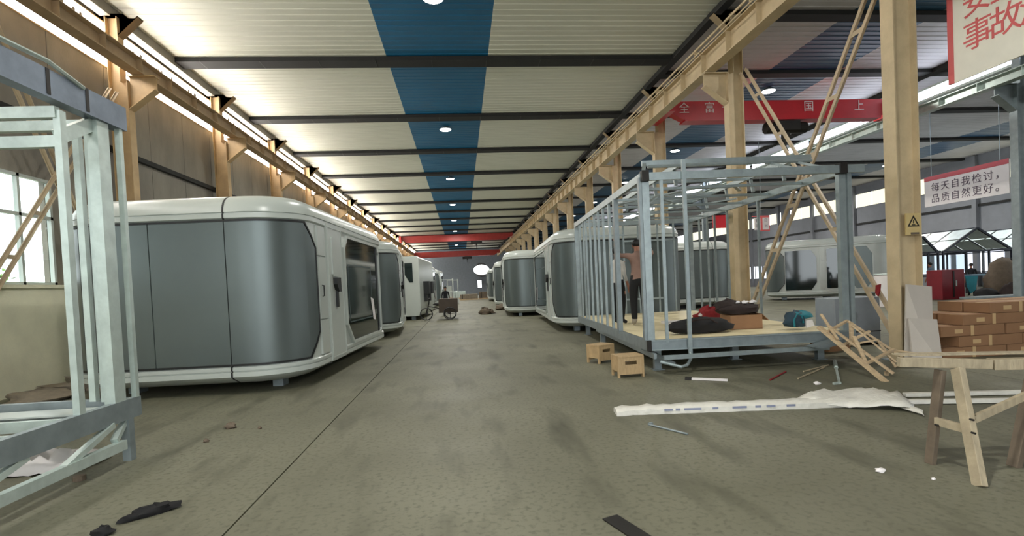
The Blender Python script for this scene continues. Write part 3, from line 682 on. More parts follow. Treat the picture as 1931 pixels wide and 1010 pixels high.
MB().bar((-1.6, -1.5, .0), (-1.6, -1.5, .45), .08, .08).build('support_foot', M_GALVD, fl2)
MB().bar((-2.6, -.2, .0), (-2.6, -.2, .45), .08, .08).build('support_foot', M_GALVD, fl2)
MB().tube([(.07, -.5, 3.6), (.07, -.9, 3.68), (.07, -1.4, 3.66)], .02, 6).build('loose_wire', M_GALV, fl2)
for y in (-.45, -.9, -1.5, -2.2): MB().box(-.05, .065, y-.02, y+.02, 3.40, 3.62).build('joint_clip', M_IRON, fl2)

# ================================================================== SIGNS
t = thing('hanging_sign', 'large cream sign with red characters at top right corner', 'sign', (10, 8.0, 5.2))
MB().box(-.02, .02, -2.2, 1.7, 0, 2.2).build('board', M_SIGNC, t)
MB().box(-.03, -.021, 1.58, 1.7, 0, 2.2).build('red_border', M_SIGNR, t); MB().box(-.03, -.021, -2.2, 1.7, 2.1, 2.2).build('red_border', M_SIGNR, t)
for y in (-1.8, 1.3): MB().box(-.01, .01, y-.01, y+.01, 2.2, 3.5).build('hanging_rod', M_GALVD, t)
rotL = Matrix.Rotation(R(-90), 4, 'Z') @ Matrix.Rotation(R(90), 4, 'X')      # faces -x
for s_, zz in (('安全来自警惕', 1.36), ('事故源于麻痹', .72)):
    for k, chx in enumerate(s_): text('lettering', chx, .60, M_SIGNR, t, Matrix.Translation((-.026, 1.10-.52*k, zz)) @ rotL)
t = thing('hanging_sign', 'small white sign with dark characters under a red band', 'sign', (21.3, 20.15, 4.24))
MB().box(-.02, .02, -1.85, 1.85, 0, 1.34).build('board', M_SIGNW, t); MB().box(-.03, -.021, -1.85, 1.85, 1.14, 1.34).build('red_band', M_SIGNRD, t)
for y in (-1.5, 1.5): MB().box(-.01, .01, y-.01, y+.01, 1.34, 4.53).build('hanging_rod', M_GALVD, t)
for s_, zz in (('每天自我检讨，', .80), ('品质自然更好。', .30)):
    for k, chx in enumerate(s_): text('lettering', chx, .42, M_TEXT, t, Matrix.Translation((-.026, 1.30-.47*k, zz)) @ rotL)
# far board with two characters between columns
t = thing('hanging_sign', 'white two-panel sign with red edge hanging beyond second right column', 'sign', tuple(at(1434, 421, Y=27)))
t.scale = (.56, 1, .56)
MB().box(-.05, .95, 0, .04, -.75, .75).build('board', M_SIGNR, t)
for k in (0, 1):
    x = -.62+k*.85; MB().box(x-.02, x+.60, -.03, .0, -.62, .55).build('panel', M_SIGNW, t)
    for j in (0, 1): text('lettering', '日', .38, M_TEXT, t, Matrix.Translation((x+.3, -.035, .25-.5*j)) @ Matrix.Rotation(R(90), 4, 'X'))
MB().box(-.8, 1.0, .01, .05, .66, .74).build('top_bar', M_SIGNR, t); MB().box(.1, .12, .0, .02, .7, 7.9).build('hanging_rod', M_GALVD, t)
p = at(1376, 418, Y=27)
t = thing('red_banner', 'red banner seen through the roof bars of the right frame', 'banner', tuple(p))
MB().box(-.95, .95, 0, .03, -.32, .32).build('cloth', M_RED, t); MB().box(-.97, .97, -.01, .04, .32, .37).build('batten', M_RED, t); MB().box(-.01, .01, 0, .02, .3, 4.35).build('hanging_rod', M_GALVD, t)
# warning label on the near column
t = thing('warning_label', 'yellow warning label with black triangle on the near right column', 'label', (7.48, 8.02, 2.33))
p0 = at(1707, 402, Y=8.02); p1 = at(1736, 433, Y=8.02)
cxp = (p0.x+p1.x)/2-7.48; czp = (p0.z+p1.z)/2-2.33
MB().box(cxp-.13, cxp+.13, -.010, -.004, czp-.14, czp+.14).build('backing', M_YEL, t)
tr = MB()
def tri(s, y, cz): return [(cxp+s*math.sin(a), cz+s*math.cos(a)) for a in (0, 2*math.pi/3, 4*math.pi/3)]
o_, i_ = tri(.125, 0, czp-.02), tri(.085, 0, czp-.02)
for k in range(3):
    q = [o_[k], o_[(k+1) % 3], i_[(k+1) % 3], i_[k]]; tr.prism(q, 1, -.014, -.010)
tr.box(cxp-.008, cxp+.008, -.014, -.010, czp-.03, czp+.03).box(cxp-.03, cxp+.03, -.014, -.010, czp-.06, czp-.045)
tr.build('triangle_mark', M_IRON, t)
MB().box(cxp-.05, cxp+.10, -.010, -.006, czp-.215, czp-.18).build('caption_strip', M_WOODD, t)
MB().box(cxp-.13, cxp+.13, -.004, .02, czp-.22, czp+.14).build('adhesive_pad', M_YEL, t)

# ================================================================== FOREGROUND RIGHT
# cardboard sheets leaning at the column
B_ = [at(1722, 692, z=.0), at(1778, 692, z=.0)]
for i, (P_, lab) in enumerate((([at(1708, 536, Y=7.97), at(1756, 540, Y=7.97), B_[1]+Vector((.0, .16, 0)), B_[0]+Vector((.0, .16, 0))], 'upper grey cardboard sheet propped against the near column'),
                            ([at(1713, 600, Y=7.76), at(1766, 602, Y=7.76), B_[1], B_[0]], 'lower grey cardboard sheet leaning behind the sawhorse'))):
    c = sum(P_, Vector())/4; nrm = (P_[1]-P_[0]).cross(P_[3]-P_[0]).normalized()*.012
    o = MB().add([p_-c+s*nrm for s in (-1, 1) for p_ in P_], [(0, 1, 2, 3), (7, 6, 5, 4), (0, 4, 5, 1), (1, 5, 6, 2), (2, 6, 7, 3), (3, 7, 4, 0)]).build('cardboard_sheet', M_CARDW, loc=c)
    tag(o, lab, 'cardboard')
# sawhorse
t = thing('sawhorse', 'rough timber sawhorse with splayed legs in right foreground', 'sawhorse', (3.9, 3.75, 0))
O = t.location
def rel(px, py, Y): return at(px, py, Y=Y)-O
topz = .86
A0 = rel(1692, 684, 3.8); A1 = Vector((1.6, A0.y-.05, A0.z))
MB().bar(rel(1694, 682, 3.85), rel(1868, 686, 3.72), .05, .075).build('top_rail', M_WOODP, t, bevel=.004)
MB().bar(rel(1868, 686, 3.74), rel(2060, 682, 3.60), .09, .085).build('top_block', M_WOODP, t, bevel=.004)
MB().bar(rel(1690, 668, 3.92), rel(2000, 663, 3.75), .10, .014).build('top_board', M_WOODP, t)
MB().bar(rel(1773, 697, 3.80), rel(1754, 874, 3.83), .075, .04, (1, 0, 0)).build('leg', M_WOODD, t, bevel=.004)
MB().bar(rel(1806, 695, 3.70), rel(1848, 917, 3.36), .085, .05, (1, 0, 0)).build('leg', M_WOODP, t, bevel=.004)
MB().bar(rel(1952, 690, 3.64), rel(1912, 880, 3.64), .085, .05, (1, 0, 0)).build('leg', M_WOODD, t, bevel=.004)
MB().bar(rel(1962, 690, 3.60), rel(2005, 920, 3.28), .085, .05, (1, 0, 0)).build('leg', M_WOODP, t, bevel=.004)
MB().bar(rel(1764, 793, 3.78), rel(1834, 812, 3.52), .03, .06).build('leg_tie', M_WOODP, t)
MB().bar(rel(1836, 790, 3.56), rel(1950, 738, 3.60), .03, .055).build('cross_tie', M_WOODP, t)
for q in ((1763, 800, 3.76), (1829, 790, 3.50), (1832, 815, 3.46)): MB().tube([rel(*q)+Vector((0, -.03, 0)), rel(*q)], .008, 8).build('nail', M_IRON, t)

# long cartons stacked behind the column
P0 = Vector((8.35, 8.6, 0)); rr = random.Random(3); proto = None
cn = 0
for lv in range(5):
    xs = {0: 8.05, 1: 8.1, 2: 8.05, 3: 8.2, 4: 8.95}[lv]
    for k in range(3 if lv < 4 else 2):
        for dpt in range(2):
            x = xs+k*1.22+(.25 if lv % 2 else 0); y = 8.3+dpt*.52
            lab = 'brown carton, layer %s from the floor, %s in the %s row of the stack' % (['one', 'two', 'three', 'four', 'five'][lv], ['leftmost', 'second', 'third'][k], ['front', 'rear'][dpt])
            loc = (x, y+rr.uniform(-.02, .02), lv*.182)
            if proto is None:
                proto = thing('long_carton', lab, 'carton', loc, 0, 'brown cartons stacked at right')
                MB().box(0, 1.19, -.24, .24, 0, .178).build('carton_body', M_CARD, proto, bevel=.006)
                MB().box(.55, .61, -.243, .243, -.0005, .1795).build('tape', M_TAPE, proto); MB().box(-.002, 1.192, -.02, .02, .178, .180).build('tape', M_TAPE, proto)
                tp = MB().box(.25, .40, -.242, -.24, .05, .12).build('shipping_mark', M_TAPE, proto)
            else: dup(proto, None, loc, lab)
# pallet-ish tube with white film on floor
a = at(1160, 772, z=.05); b = at(1690, 752, z=.05); dd = (b-a); n = 34
t = thing('wrapped_bundle', 'long film-wrapped bundle lying across the floor at right', 'bundle', (a.x, a.y, 0))
g = MB(); vs = []; rr = random.Random(5)
sd = Vector((-dd.y, dd.x, 0)).normalized()
for i in range(n+1):
    p = (dd*(i/n)); wv = .10+rr.uniform(-.008, .008)+(.02 if i < 2 else 0); hv = .085+rr.uniform(-.01, .01)-(.03 if i == 0 else 0)
    for u, z in ((-1, 0), (-1, .7), (-.55, 1), (.55, 1), (1, .7), (1, 0)):
        q = Vector((p.x, p.y, 0))+sd*(u*wv)+Vector((0, 0, max(.001, z*hv+rr.uniform(-.004, .004)*z))); vs.append(q)
fs = [(6*i+j, 6*i+(j+1) % 6, 6*i+6+(j+1) % 6, 6*i+6+j) for i in range(n) for j in range(6)]+[tuple(range(5, -1, -1)), tuple(6*n+j for j in range(6))]
g.add(vs, fs).build('wrap', M_FILM, t, 50)
for f0, f1 in ((.17, .20), (.21, .225), (.24, .30), (.34, .36), (.41, .46), (.49, .51), (.53, .56), (.60, .63)):
    cs = sd*(-.104 if sd.y > 0 else .104); p0, p1 = dd*f0+cs, dd*f1+cs; p0.z = p1.z = .05; MB().bar(p0, p1, .008, .024).build('printed_mark', M_FILMP, t)
def crumple(name, lab, cat, pts, zf, m, seed, nx=16, ny=7, parent=None, amp=.05):
    """a crumpled sheet through four floor corners"""
    A_, B_, C_, D_ = [Vector(p) for p in pts]; rr = random.Random(seed); vs = []; c = A_.copy()
    for i in range(nx+1):
        for j in range(ny+1):
            u, v = i/nx, j/ny
            p = (A_*(1-u)+B_*u)*(1-v)+(D_*(1-u)+C_*u)*v-c
            p.x += rr.uniform(-.015, .015); p.y += rr.uniform(-.015, .015); p.z += rr.uniform(0, amp)*(1 if 0 < i < nx and 0 < j < ny else .3)+zf(u, v); vs.append(p)
    fs = [(i*(ny+1)+j, (i+1)*(ny+1)+j, (i+1)*(ny+1)+j+1, i*(ny+1)+j+1) for i in range(nx) for j in range(ny)]
    o = MB().add(vs, fs).build(name, m, parent, 50, loc=c if parent is None else None)
    s = o.modifiers.new('s', 'SOLIDIFY'); s.thickness = .004
    if lab: tag(o, lab, cat)
    return o
crumple('plastic_film', 'crumpled translucent white film over the end of the long bundle', 'film', [at(1490, 762, z=.02), at(1725, 776, z=.005), at(1692, 742, z=.005), at(1580, 740, z=.02)], lambda u, v: .055*math.sin(math.pi*v)*(1-.5*abs(u-.5))+.02*math.sin(9*u+4*v)+.02, M_FILM, 4)
crumple('plastic_film', 'thin twisted tail of white film beside the bundle end', 'film', [at(1690, 768, z=.01), at(1745, 786, z=.01), at(1738, 777, z=.01), at(1700, 757, z=.01)], lambda u, v: .02*math.sin(3*v)+.01, M_FILM, 6, 6, 3, amp=.02)
for i, (y0, y1) in enumerate(((744, 735), (757, 752))):
    p, q = at(1705, y0, z=.03), at(2080, y1, z=.03)
    c = (p+q)/2; c.z = 0; p = p-c; q = q-c
    o = MB().bar(p, q, .07, .045).build('white_profile', M_FILM, loc=c, bevel=.004)
    tag(o, ['rear white profile strip running right along the floor', 'front white profile strip running right along the floor'][i], 'strip')

# wooden stools
def stool(px, lab, rz, w1=.44, dp=.34, h_=.36):
    t = thing('wooden_stool', lab, 'stool', px, rz)
    s = MB().box(-w1/2, w1/2, -dp/2, dp/2, h_-.03, h_).build('seat', M_STOOL, t, bevel=.004)
    for x in (-w1/2, w1/2-.03):
        for y in (-dp/2, dp/2-.05): MB().box(x, x+.03, y, y+.05, 0, h_-.03).build('leg', M_STOOL, t)
    for y in (-dp/2+.008, dp/2-.022):
        MB().box(-w1/2+.03, w1/2-.03, y, y+.014, h_-.09, h_-.03).box(-w1/2+.03, w1/2-.03, y, y+.014, .05, h_-.15).box(-w1/2+.03, -.10, y, y+.014, h_-.15, h_-.09).box(.10, w1/2-.03, y, y+.014, h_-.15, h_-.09).build('apron', M_STOOL, t)
    for x in (-w1/2+.004, w1/2-.018): MB().box(x, x+.014, -dp/2+.05, dp/2-.05, .10, h_-.03).build('side_board', M_STOOL, t)
    return t
stool(tuple(at(1184, 708, z=0)), 'low wooden box stool with dark hand slot, nearer of two', R(3))
p = at(1133, 682, z=0); stool(tuple(p), 'low wooden box stool with open front, farther of two', R(28), .40, .36)

# fallen timber trestle
t = thing('fallen_trestle', 'tangle of pale timber sticks, a trestle fallen beside the frame', 'trestle', tuple(at(1640, 690, z=0)+Vector((0, 0, 0))))
O = t.location.copy()
def rel2(px, py, Y): return at(px, py, Y=Y)-O
sticks = [((1544, 616, 7.80), (1672, 721, 6.72), .075), ((1560, 612, 7.75), (1685, 704, 6.95), .05), ((1600, 606, 7.75), (1700, 672, 7.55), .06), ((1608, 614, 7.65), (1690, 682, 7.3), .045),
          ((1588, 651, 7.6), (1640, 624, 7.55), .05), ((1610, 634, 7.45), (1634, 686, 7.15), .05), ((1632, 686, 7.1), (1686, 658, 7.45), .05), ((1556, 628, 7.65), (1598, 604, 7.90), .05),
          ((1655, 640, 7.55), (1690, 692, 7.3), .04), ((1690, 660, 7.5), (1740, 668, 7.2), .035), ((1600, 650, 7.6), (1655, 640, 7.45), .04), ((1548, 592, 7.95), (1580, 640, 7.45), .04)]
for a, b, wd in sticks: MB().bar(rel2(*a), rel2(*b), wd, wd*.6).build('timber_stick', M_WOOD, t, bevel=.003)
MB().bar(rel2(1605, 608, 7.7), rel2(1606, 650, 7.65), .05, .04).build('timber_stick', M_WOOD, t)
for q in ((1595, 700, 6.95), ): pass
MB().bar(rel2(1672, 700, 7.1), Vector((rel2(1672, 700, 7.1).x, rel2(1672, 700, 7.1).y, 0)), .05, .04).build('timber_stick', M_WOOD, t)

# junk around the trestle: cardboard flap, box, timber offcuts
o = MB().box(-.30, .30, -.2, .2, 0, .42).box(-.30, .30, -.38, -.2, .40, .42); tag(o.build('cardboard_box', M_CARD, loc=Vector((7.25, 9.7, 0)), rz=R(15), bevel=.004), 'open brown box behind the fallen trestle', 'box')
# grey machine between brace and column
p = at(1652, 655, z=0); t = thing('grey_cabinet', 'grey steel cabinet with round dial standing behind the braces', 'cabinet', (8.1, 10.3, 0))
MB().box(-.5, .5, -.3, .3, .05, 1.0).build('cabinet_body', mat('cabinet_grey', (.55, .58, .60), .5, var=.08), t, bevel=.01)
MB().tube([(-.15, -.33, .62), (-.15, -.3, .62)], .13, 16).build('dial', M_GALVD, t); MB().box(-.5, .5, -.31, -.3, .28, .30).build('seam_strip', M_IRON, t)
for x in (-.42, .42): MB().box(x-.05, x+.05, -.28, .28, 0, .05).build('skid', M_IRON, t)

# floor litter
def litter(name, lab, cat, px, py, rx, ry, rz_, m, seed, ang=0, amp=.25):
    p = at(px, py, z=0); o = MB().blob((0, 0, rz_*.52), rx, ry, rz_, seed, 12, amp).build(name, m, None, 60, loc=(p.x, p.y, 0), rz=ang); return tag(o, lab, cat)
p = at(292, 968, z=0)
g = MB().blob((0, 0, .025), .15, .05, .045, 3, 14, .3).blob((-.14, -.01, .018), .09, .03, .03, 5, 10, .3)
tag(g.build('rubber_scrap', M_BLACK, None, 60, loc=(p.x, p.y, 0), rz=R(38)), 'black rubber scrap on the floor, lower left', 'scrap')
litter('rubber_scrap', 'black scrap cut by the bottom edge, lower left', 'scrap', 193, 1008, .07, .05, .04, M_BLACK, 9)
litter('dirt_lump', 'small brown dirt lump on the floor below the big cabin', 'debris', 435, 807, .07, .05, .045, M_WOODD, 11)
litter('dirt_lump', 'tiny dirt lump left of the bigger one below the cabin', 'debris', 389, 833, .03, .025, .025, M_WOODD, 12)
litter('dirt_lump', 'tiny dirt lump right of the bigger one below the cabin', 'debris', 490, 808, .025, .02, .02, M_WOODD, 13)
litter('white_chip', 'small white chip on the floor left of the sawhorse', 'debris', 1660, 889, .04, .025, .02, M_SIGNW, 14)
litter('white_chip', 'tiny white chip just right of the larger white chip', 'debris', 1760, 904, .015, .012, .012, M_SIGNW, 15)
litter('film_scrap', 'crumpled white scrap on floor under frame, near the trestle', 'debris', 1617, 741, .12, .05, .03, M_FILM, 16)
litter('film_scrap', 'small white scrap left of the silver clamp under the frame', 'debris', 1541, 724, .05, .03, .025, M_SIGNW, 17)
a, b = at(1224, 800, z=.012), at(1297, 818, z=.012); c = (a+b)/2; c.z = 0
tag(MB().tube([a-c, (a*.6+b*.4)-c, b-c], .011, 8).tube([a-c, a-c+Vector((.04, .02, 0))], .022, 8).build('steel_rod', M_GALVD, None, 50, loc=c), 'short thin steel rod on the floor in front of the bundle', 'rod')
a, b = at(1330, 713, z=.02), at(1372, 716, z=.02); a = at(1292, 713, z=.02); c = (a+b)/2; c.z = 0
tag(MB().bar(a-c, b-c, .05, .03).bar(a-c, a-c+(b-a)*.16, .08, .036, mi=1).build('white_stick', [M_SIGNW, M_IRON], loc=c), 'white stick with dark end on the floor under frame', 'stick')
a, b = at(1574, 680, z=.02), at(1583, 722, z=.02); c = (a+b)/2; c.z = 0
tag(MB().tube([a-c, b-c], .018, 8).bar(b-c+Vector((-.09, 0, 0)), b-c+Vector((.03, .02, 0)), .03, .03).tube([a-c, a-c+(b-a)*.35], .03, 8).build('steel_clamp', M_GALV, loc=c), 'shiny L-shaped steel clamp on floor beside the trestle', 'clamp')
for i, (q0, q1, lab) in enumerate((((1452, 716), (1482, 700), 'dark red stick on the floor beneath the frame'), ((1505, 713), (1555, 692), 'thin pale twig on the floor right of the red stick'), ((1515, 700), (1562, 688), 'second thin twig behind the pale twig'))):
    a, b = at(*q0, z=.012), at(*q1, z=.012); c = (a+b)/2; c.z = 0
    tag(MB().tube([a-c, b-c], .012, 6).build('stick', [M_REDC, M_WOODP, M_WOODP][i], loc=c), lab, 'stick')
a, b = at(1125, 978, z=.006), at(1225, 1018, z=.006); a = at(1150, 974, z=.006); b = at(1215, 1016, z=.006); c = (a+b)/2; c.z = 0
tag(MB().bar(a-c, b-c, .12, .008).build('steel_strip', M_IRON, loc=c), 'flat dark steel strip cut by the bottom edge', 'strip')
# debris under the left frame
p = at(138, 880, z=0)
crumple('woven_sack', 'dirty white woven sack lying under the left steel frame', 'sack', [p+Vector((-.9, -.25, 0)), p+Vector((.15, -.2, 0)), p+Vector((.22, .25, 0)), p+Vector((-.9, .35, 0))], lambda u, v: .11*math.sin(math.pi*v)*math.sin(math.pi*(u*.8+.1)), M_SIGNW, 21, 14, 8, amp=.10)
tag(MB().tube([(0, 0, 0), (0, 0, .045), (0, 0, .05)], [.05, .05, .02], 10).build('bottle_cap', M_WOODD, loc=at(150, 905, z=0)), 'round brown cap beside the sack under left frame', 'cap')
for i, (x, y, r1, r2, lab) in enumerate(((-6.6, 9.0, .5, .2, 'dusty rubble heap at the wall foot, leftmost'), (-7.3, 9.6, .5, .25, 'dusty rubble heap against the low cream wall'), (-7.2, 10.6, .6, .3, 'rubble heap near the wall beside the big cabin'))):
    if i: tag(MB().blob((0, 0, .06), r1, .4, r2*.5, 30+i, 16, .3).build('rubble_heap', M_SOIL, None, 60, loc=(x, y, 0)), lab, 'rubble')

# ================================================================== THINGS ON THE PLATFORM
def onp(px, py, dz=0): return at(px, py, z=ZF+dz)
p = onp(1330, 630)
g = MB().blob((0, 0, .12), .62, .24, .17, 41, 20, .12)
bg_ = thing('duffel_bag', 'long black duffel bag on the plywood floor edge', 'bag', (p.x+.02, p.y+.26, ZF)); g.build('bag_body', M_BLACK, bg_, 60)
MB().tube([(-.35, -.2, .18), (-.2, -.22, .26), (.1, -.2, .27), (.25, -.2, .18)], .015, 6).build('carry_strap', M_BROWNC, bg_)
p = onp(1348, 612); rb = thing('red_bag', 'crumpled red bag with white trim behind the duffel', 'bag', (p.x+.05, p.y+.35, ZF))
MB().blob((0, 0, .16), .33, .2, .2, 42, 18, .18).build('bag_body', M_REDC, rb, 60)
for x in (-.27, .29): MB().blob((x, -.15, .20), .045, .04, .04, int(50+x*10), 8, .3).build('white_trim', M_SIGNW, rb)
p = onp(1420, 622); cb = thing('cardboard_box', 'brown cardboard box on the platform holding dark cloth', 'box', (p.x+.02, p.y+.45, ZF), R(-6))
b = MB().box(-.30, .30, -.25, -.24, 0, .27).box(-.30, .30, .24, .25, 0, .27).box(-.30, -.29, -.24, .24, 0, .27).box(.29, .30, -.24, .24, 0, .27).box(-.3, .3, -.25, .25, 0, .012)
b.build('box_walls', M_CARD, cb)
MB().prism([(.30, .27), (.42, .15), (.425, .16), (.30, .285)], 1, -.24, .24).build('flap', M_CARD, cb)
dc = MB().blob((-.03, 0, .36), .40, .26, .13, 43, 20, .2).blob((-.25, .05, .42), .22, .18, .14, 44, 14, .2)
o = dc.build('dark_coat', M_BROWNC, None, 60, loc=(p.x+.02, p.y+.45, ZF), rz=R(-6)); tag(o, 'dark brown coat heaped over the cardboard box', 'coat')
for k, (x, y) in enumerate(((.05, -.12), (.27, -.02), (-.05, .0))):
    q = Vector((p.x+x, p.y+.45+y, ZF+.50)); 
    tag(MB().blob((0, 0, 0), .07, .05, .035, 60+k, 10, .25).build('white_glove', M_SIGNW, None, 60, loc=q), ['white work glove on top of the dark coat, middle one', 'white work glove at the right end of the dark coat', 'white work glove at the left of the coat top'][k], 'glove')
p = onp(1518, 622); bp_ = thing('backpack', 'teal and black backpack slumped on the platform', 'backpack', (p.x, p.y+.22, ZF), R(5))
MB().blob((-.05, 0, .15), .20, .16, .18, 46, 18, .12).build('bag_body', mat('dark_teal_cloth', (.12, .22, .27), .7, var=.2), bp_, 60)
MB().blob((.08, -.02, .24), .20, .12, .09, 47, 14, .15).build('top_flap', M_TEALC, bp_, 60)
MB().tube([(-.16, -.14, .06), (-.19, -.17, .18), (-.13, -.17, .29), (-.02, -.16, .26), (0, -.16, .12)], .018, 8).build('shoulder_strap', M_TEALC, bp_, 60)
MB().prism([(.06, .03), (.22, .06), (.18, .17), (.06, .16)], 1, -.17, -.14).build('white_pocket', M_SIGNW, bp_)
p = onp(1290, 598); 
tag(MB().box(-.8, .8, -.3, .35, 0, .05).build('white_board', M_SIGNW, loc=(5.3, 11.2, ZF), rz=R(-5)), 'flat white board lying behind the bags on the platform', 'board')

# ================================================================== PEOPLE
def person(lab, loc, rz, joints, cols, scale=1.0, hair=True, group=None, fingers=True):
    """joints: dict of positions in metres, facing -y.  one continuous skinned body"""
    J = dict(pel=(0, 0, .95), waist=(0, 0, 1.10), chest=(0, -.01, 1.30), neck=(0, 0, 1.48), throat=(0, -.01, 1.55), head=(0, -.02, 1.65), crown=(0, -.01, 1.72),
             sL=(-.18, 0, 1.43), eL=(-.24, .02, 1.14), wL=(-.25, -.08, .88), hL=(-.25, -.10, .80),
             sR=(.18, 0, 1.43), eR=(.24, .02, 1.14), wR=(.25, -.08, .88), hR=(.25, -.10, .80),
             pL=(-.10, 0, .90), kL=(-.11, -.02, .50), aL=(-.11, .02, .09), tL=(-.12, -.14, .04),
             pR=(.10, 0, .90), kR=(.11, -.02, .50), aR=(.11, .02, .09), tR=(.12, -.14, .04))
    J.update(joints); rad = dict(pel=(.15, .115), waist=(.14, .10), chest=(.17, .115), neck=(.075, .07), throat=(.055, .055), head=(.078, .092), crown=(.06, .07), sL=(.062, .062), sR=(.062, .062), eL=(.043, .043), eR=(.043, .043), wL=(.028, .028), wR=(.028, .028), hL=(.038, .02), hR=(.038, .02),
             pL=(.11, .11), pR=(.11, .11), kL=(.085, .085), kR=(.085, .085), aL=(.058, .06), aR=(.058, .06), tL=(.042, .032), tR=(.042, .032))
    bones = [('pel', 'waist'), ('waist', 'chest'), ('chest', 'neck'), ('neck', 'throat'), ('throat', 'head'), ('head', 'crown'), ('chest', 'sL'), ('sL', 'eL'), ('eL', 'wL'), ('wL', 'hL'), ('chest', 'sR'), ('sR', 'eR'), ('eR', 'wR'), ('wR', 'hR'),
             ('pel', 'pL'), ('pL', 'kL'), ('kL', 'aL'), ('aL', 'tL'), ('pel', 'pR'), ('pR', 'kR'), ('kR', 'aR'), ('aR', 'tR')]
    keys = list(J); vs = [Vector(J[k]) for k in keys]; rr = [rad[k] for k in keys]; es = [(keys.index(a), keys.index(b)) for a, b in bones]
    reg = {k: ('pants' if k in ('pel', 'pL', 'pR', 'kL', 'kR') else 'shoe' if k[0] in 'at' and k[1:] in ('L', 'R') and k not in () else 'shirt' if k in ('waist', 'chest', 'neck', 'sL', 'sR', 'eL', 'eR') else 'skin') for k in keys}
    regs = [reg[k] for k in keys]
    if fingers:
        for s in 'LR':
            hv = Vector(J['h'+s]); wv = Vector(J['w'+s]); d = (hv-wv).normalized(); sd = d.cross(Vector((0, 1, 0))); sd = sd.normalized() if sd.length > .1 else Vector((1, 0, 0))
            bd = d.cross(sd).normalized()
            for i, (o, ln) in enumerate(((-.028, .07), (-.010, .08), (.010, .075), (.028, .06))):
                p1 = hv+sd*o+d*.035; p2 = p1+d*ln*.55; p3 = p2+(d*.8+bd*.5)*ln*.45; b0 = len(vs)
                vs += [p1, p2, p3]; rr += [(.010, .010), (.009, .009), (.007, .007)]; es += [(keys.index('h'+s), b0), (b0, b0+1), (b0+1, b0+2)]; regs += ['skin']*3
            p1 = hv-sd*.045-d*.01; p2 = p1+d*.04-sd*.012; b0 = len(vs); vs += [p1, p2]; rr += [(.012, .012), (.009, .009)]; es += [(keys.index('h'+s), b0), (b0, b0+1)]; regs += ['skin']*2
    me = bpy.data.meshes.new('body_skeleton'); me.from_pydata([tuple(v) for v in vs], es, []); o = bpy.data.objects.new('body', me); C.objects.link(o)
    md = o.modifiers.new('skin', 'SKIN'); md.use_smooth_shade = True; o.modifiers.new('sub', 'SUBSURF').levels = 1
    for i, sv in enumerate(me.skin_vertices[0].data): sv.radius = rr[i]; sv.use_root = (i == keys.index('pel'))
    dg = bpy.context.evaluated_depsgraph_get(); m2 = bpy.data.meshes.new_from_object(o.evaluated_get(dg)); bpy.data.objects.remove(o)
    order = ['skin', 'shirt', 'pants', 'shoe']; m2.materials.clear()
    for k in order: m2.materials.append(cols.get(k, M_SKIN))
    # segments for choosing the garment of each face
    segs = [(vs[a], vs[b], regs[a], regs[b]) for a, b in es]
    for f in m2.polygons:
        c = f.center; best = (9, 'skin')
        for a, b, ra, rb in segs:
            ab = b-a; tt = max(0, min(1, (c-a).dot(ab)/max(1e-9, ab.dot(ab)))); dist = (a+ab*tt-c).length
            if dist < best[0]:
                r_ = ra if tt < .5 else rb
                if {ra, rb} == {'pants', 'shoe'}: r_ = 'pants' if tt < .85 else 'shoe'
                if {ra, rb} == {'shirt', 'pants'}: r_ = 'pants' if tt < .25 else 'shirt'
                best = (dist, r_)
        f.material_index = order.index(best[1]); f.use_smooth = True
    t = thing('person', lab, 'person', loc, rz, group); t.scale = (scale,)*3
    bo = bpy.data.objects.new('body', m2); C.objects.link(bo); bo.parent = t
    hd = Vector(J['head']); 
    g = MB().blob((hd.x, hd.y+.025, hd.z+.045), .088, .10, .085, 3, 14, .03, flat=False); g.build('hair', M_HAIR, t, 60)
    f = MB().blob((hd.x, hd.y-.105, hd.z-.02), .013, .022, .025, 1, 8, .05, flat=False)
    for s in (-1, 1): f.blob((hd.x+s*.085, hd.y, hd.z-.01), .012, .022, .032, 2, 8, .05, flat=False)
    f.build('nose_and_ears', cols.get('skin', M_SKIN), t, 60)
    e = MB()
    for s in (-1, 1): e.blob((hd.x+s*.033, hd.y-.092, hd.z+.015), .013, .008, .008, 1, 8, 0, flat=False)
    e.box(hd.x-.025, hd.x+.025, hd.y-.098, hd.y-.09, hd.z-.068, hd.z-.060); e.build('eyes_and_mouth', M_BROWNC, t)
    return t
M_TSH = mat('tan_brown_shirt', (.53, .42, .37), .85, var=.1, scale=6); M_WSH = mat('white_shirt', (.74, .73, .70), .85, var=.08, scale=6)
M_BPT = mat('black_trousers', (.06, .06, .06), .85); M_SHO = mat('pale_shoe', (.6, .57, .52), .7); M_DSH = mat('dark_jacket', (.12, .12, .14), .8)
person('worker in tan-brown shirt and black trousers on the platform, back to camera', (3.93, 11.3, ZF+.0), R(170), dict(eR=(.40, -.12, 1.45), wR=(.42, -.22, 1.68), hR=(.40, -.25, 1.78), eL=(-.32, -.12, 1.45), wL=(-.30, -.3, 1.6), hL=(-.28, -.36, 1.67), head=(0, -.10, 1.63), crown=(0, -.12, 1.70), throat=(0, -.04, 1.54)), dict(shirt=M_TSH, pants=M_BPT, shoe=M_SHO), 1.10)
person('worker in white shirt half hidden beside the tan-shirted worker', (3.66, 12.0, ZF), R(120), dict(eR=(.3, -.2, 1.3), wR=(.3, -.42, 1.38), hR=(.3, -.5, 1.42)), dict(shirt=M_WSH, pants=M_BPT, shoe=M_DSH), 1.02)
person('worker in dark jacket standing at right edge beside the glass houses', (25.7, 22.0, 0), R(100), dict(eR=(.3, -.12, 1.25), wR=(.2, -.32, 1.35), hR=(.15, -.36, 1.38)), dict(shirt=M_DSH, pants=M_BPT, shoe=M_DSH))
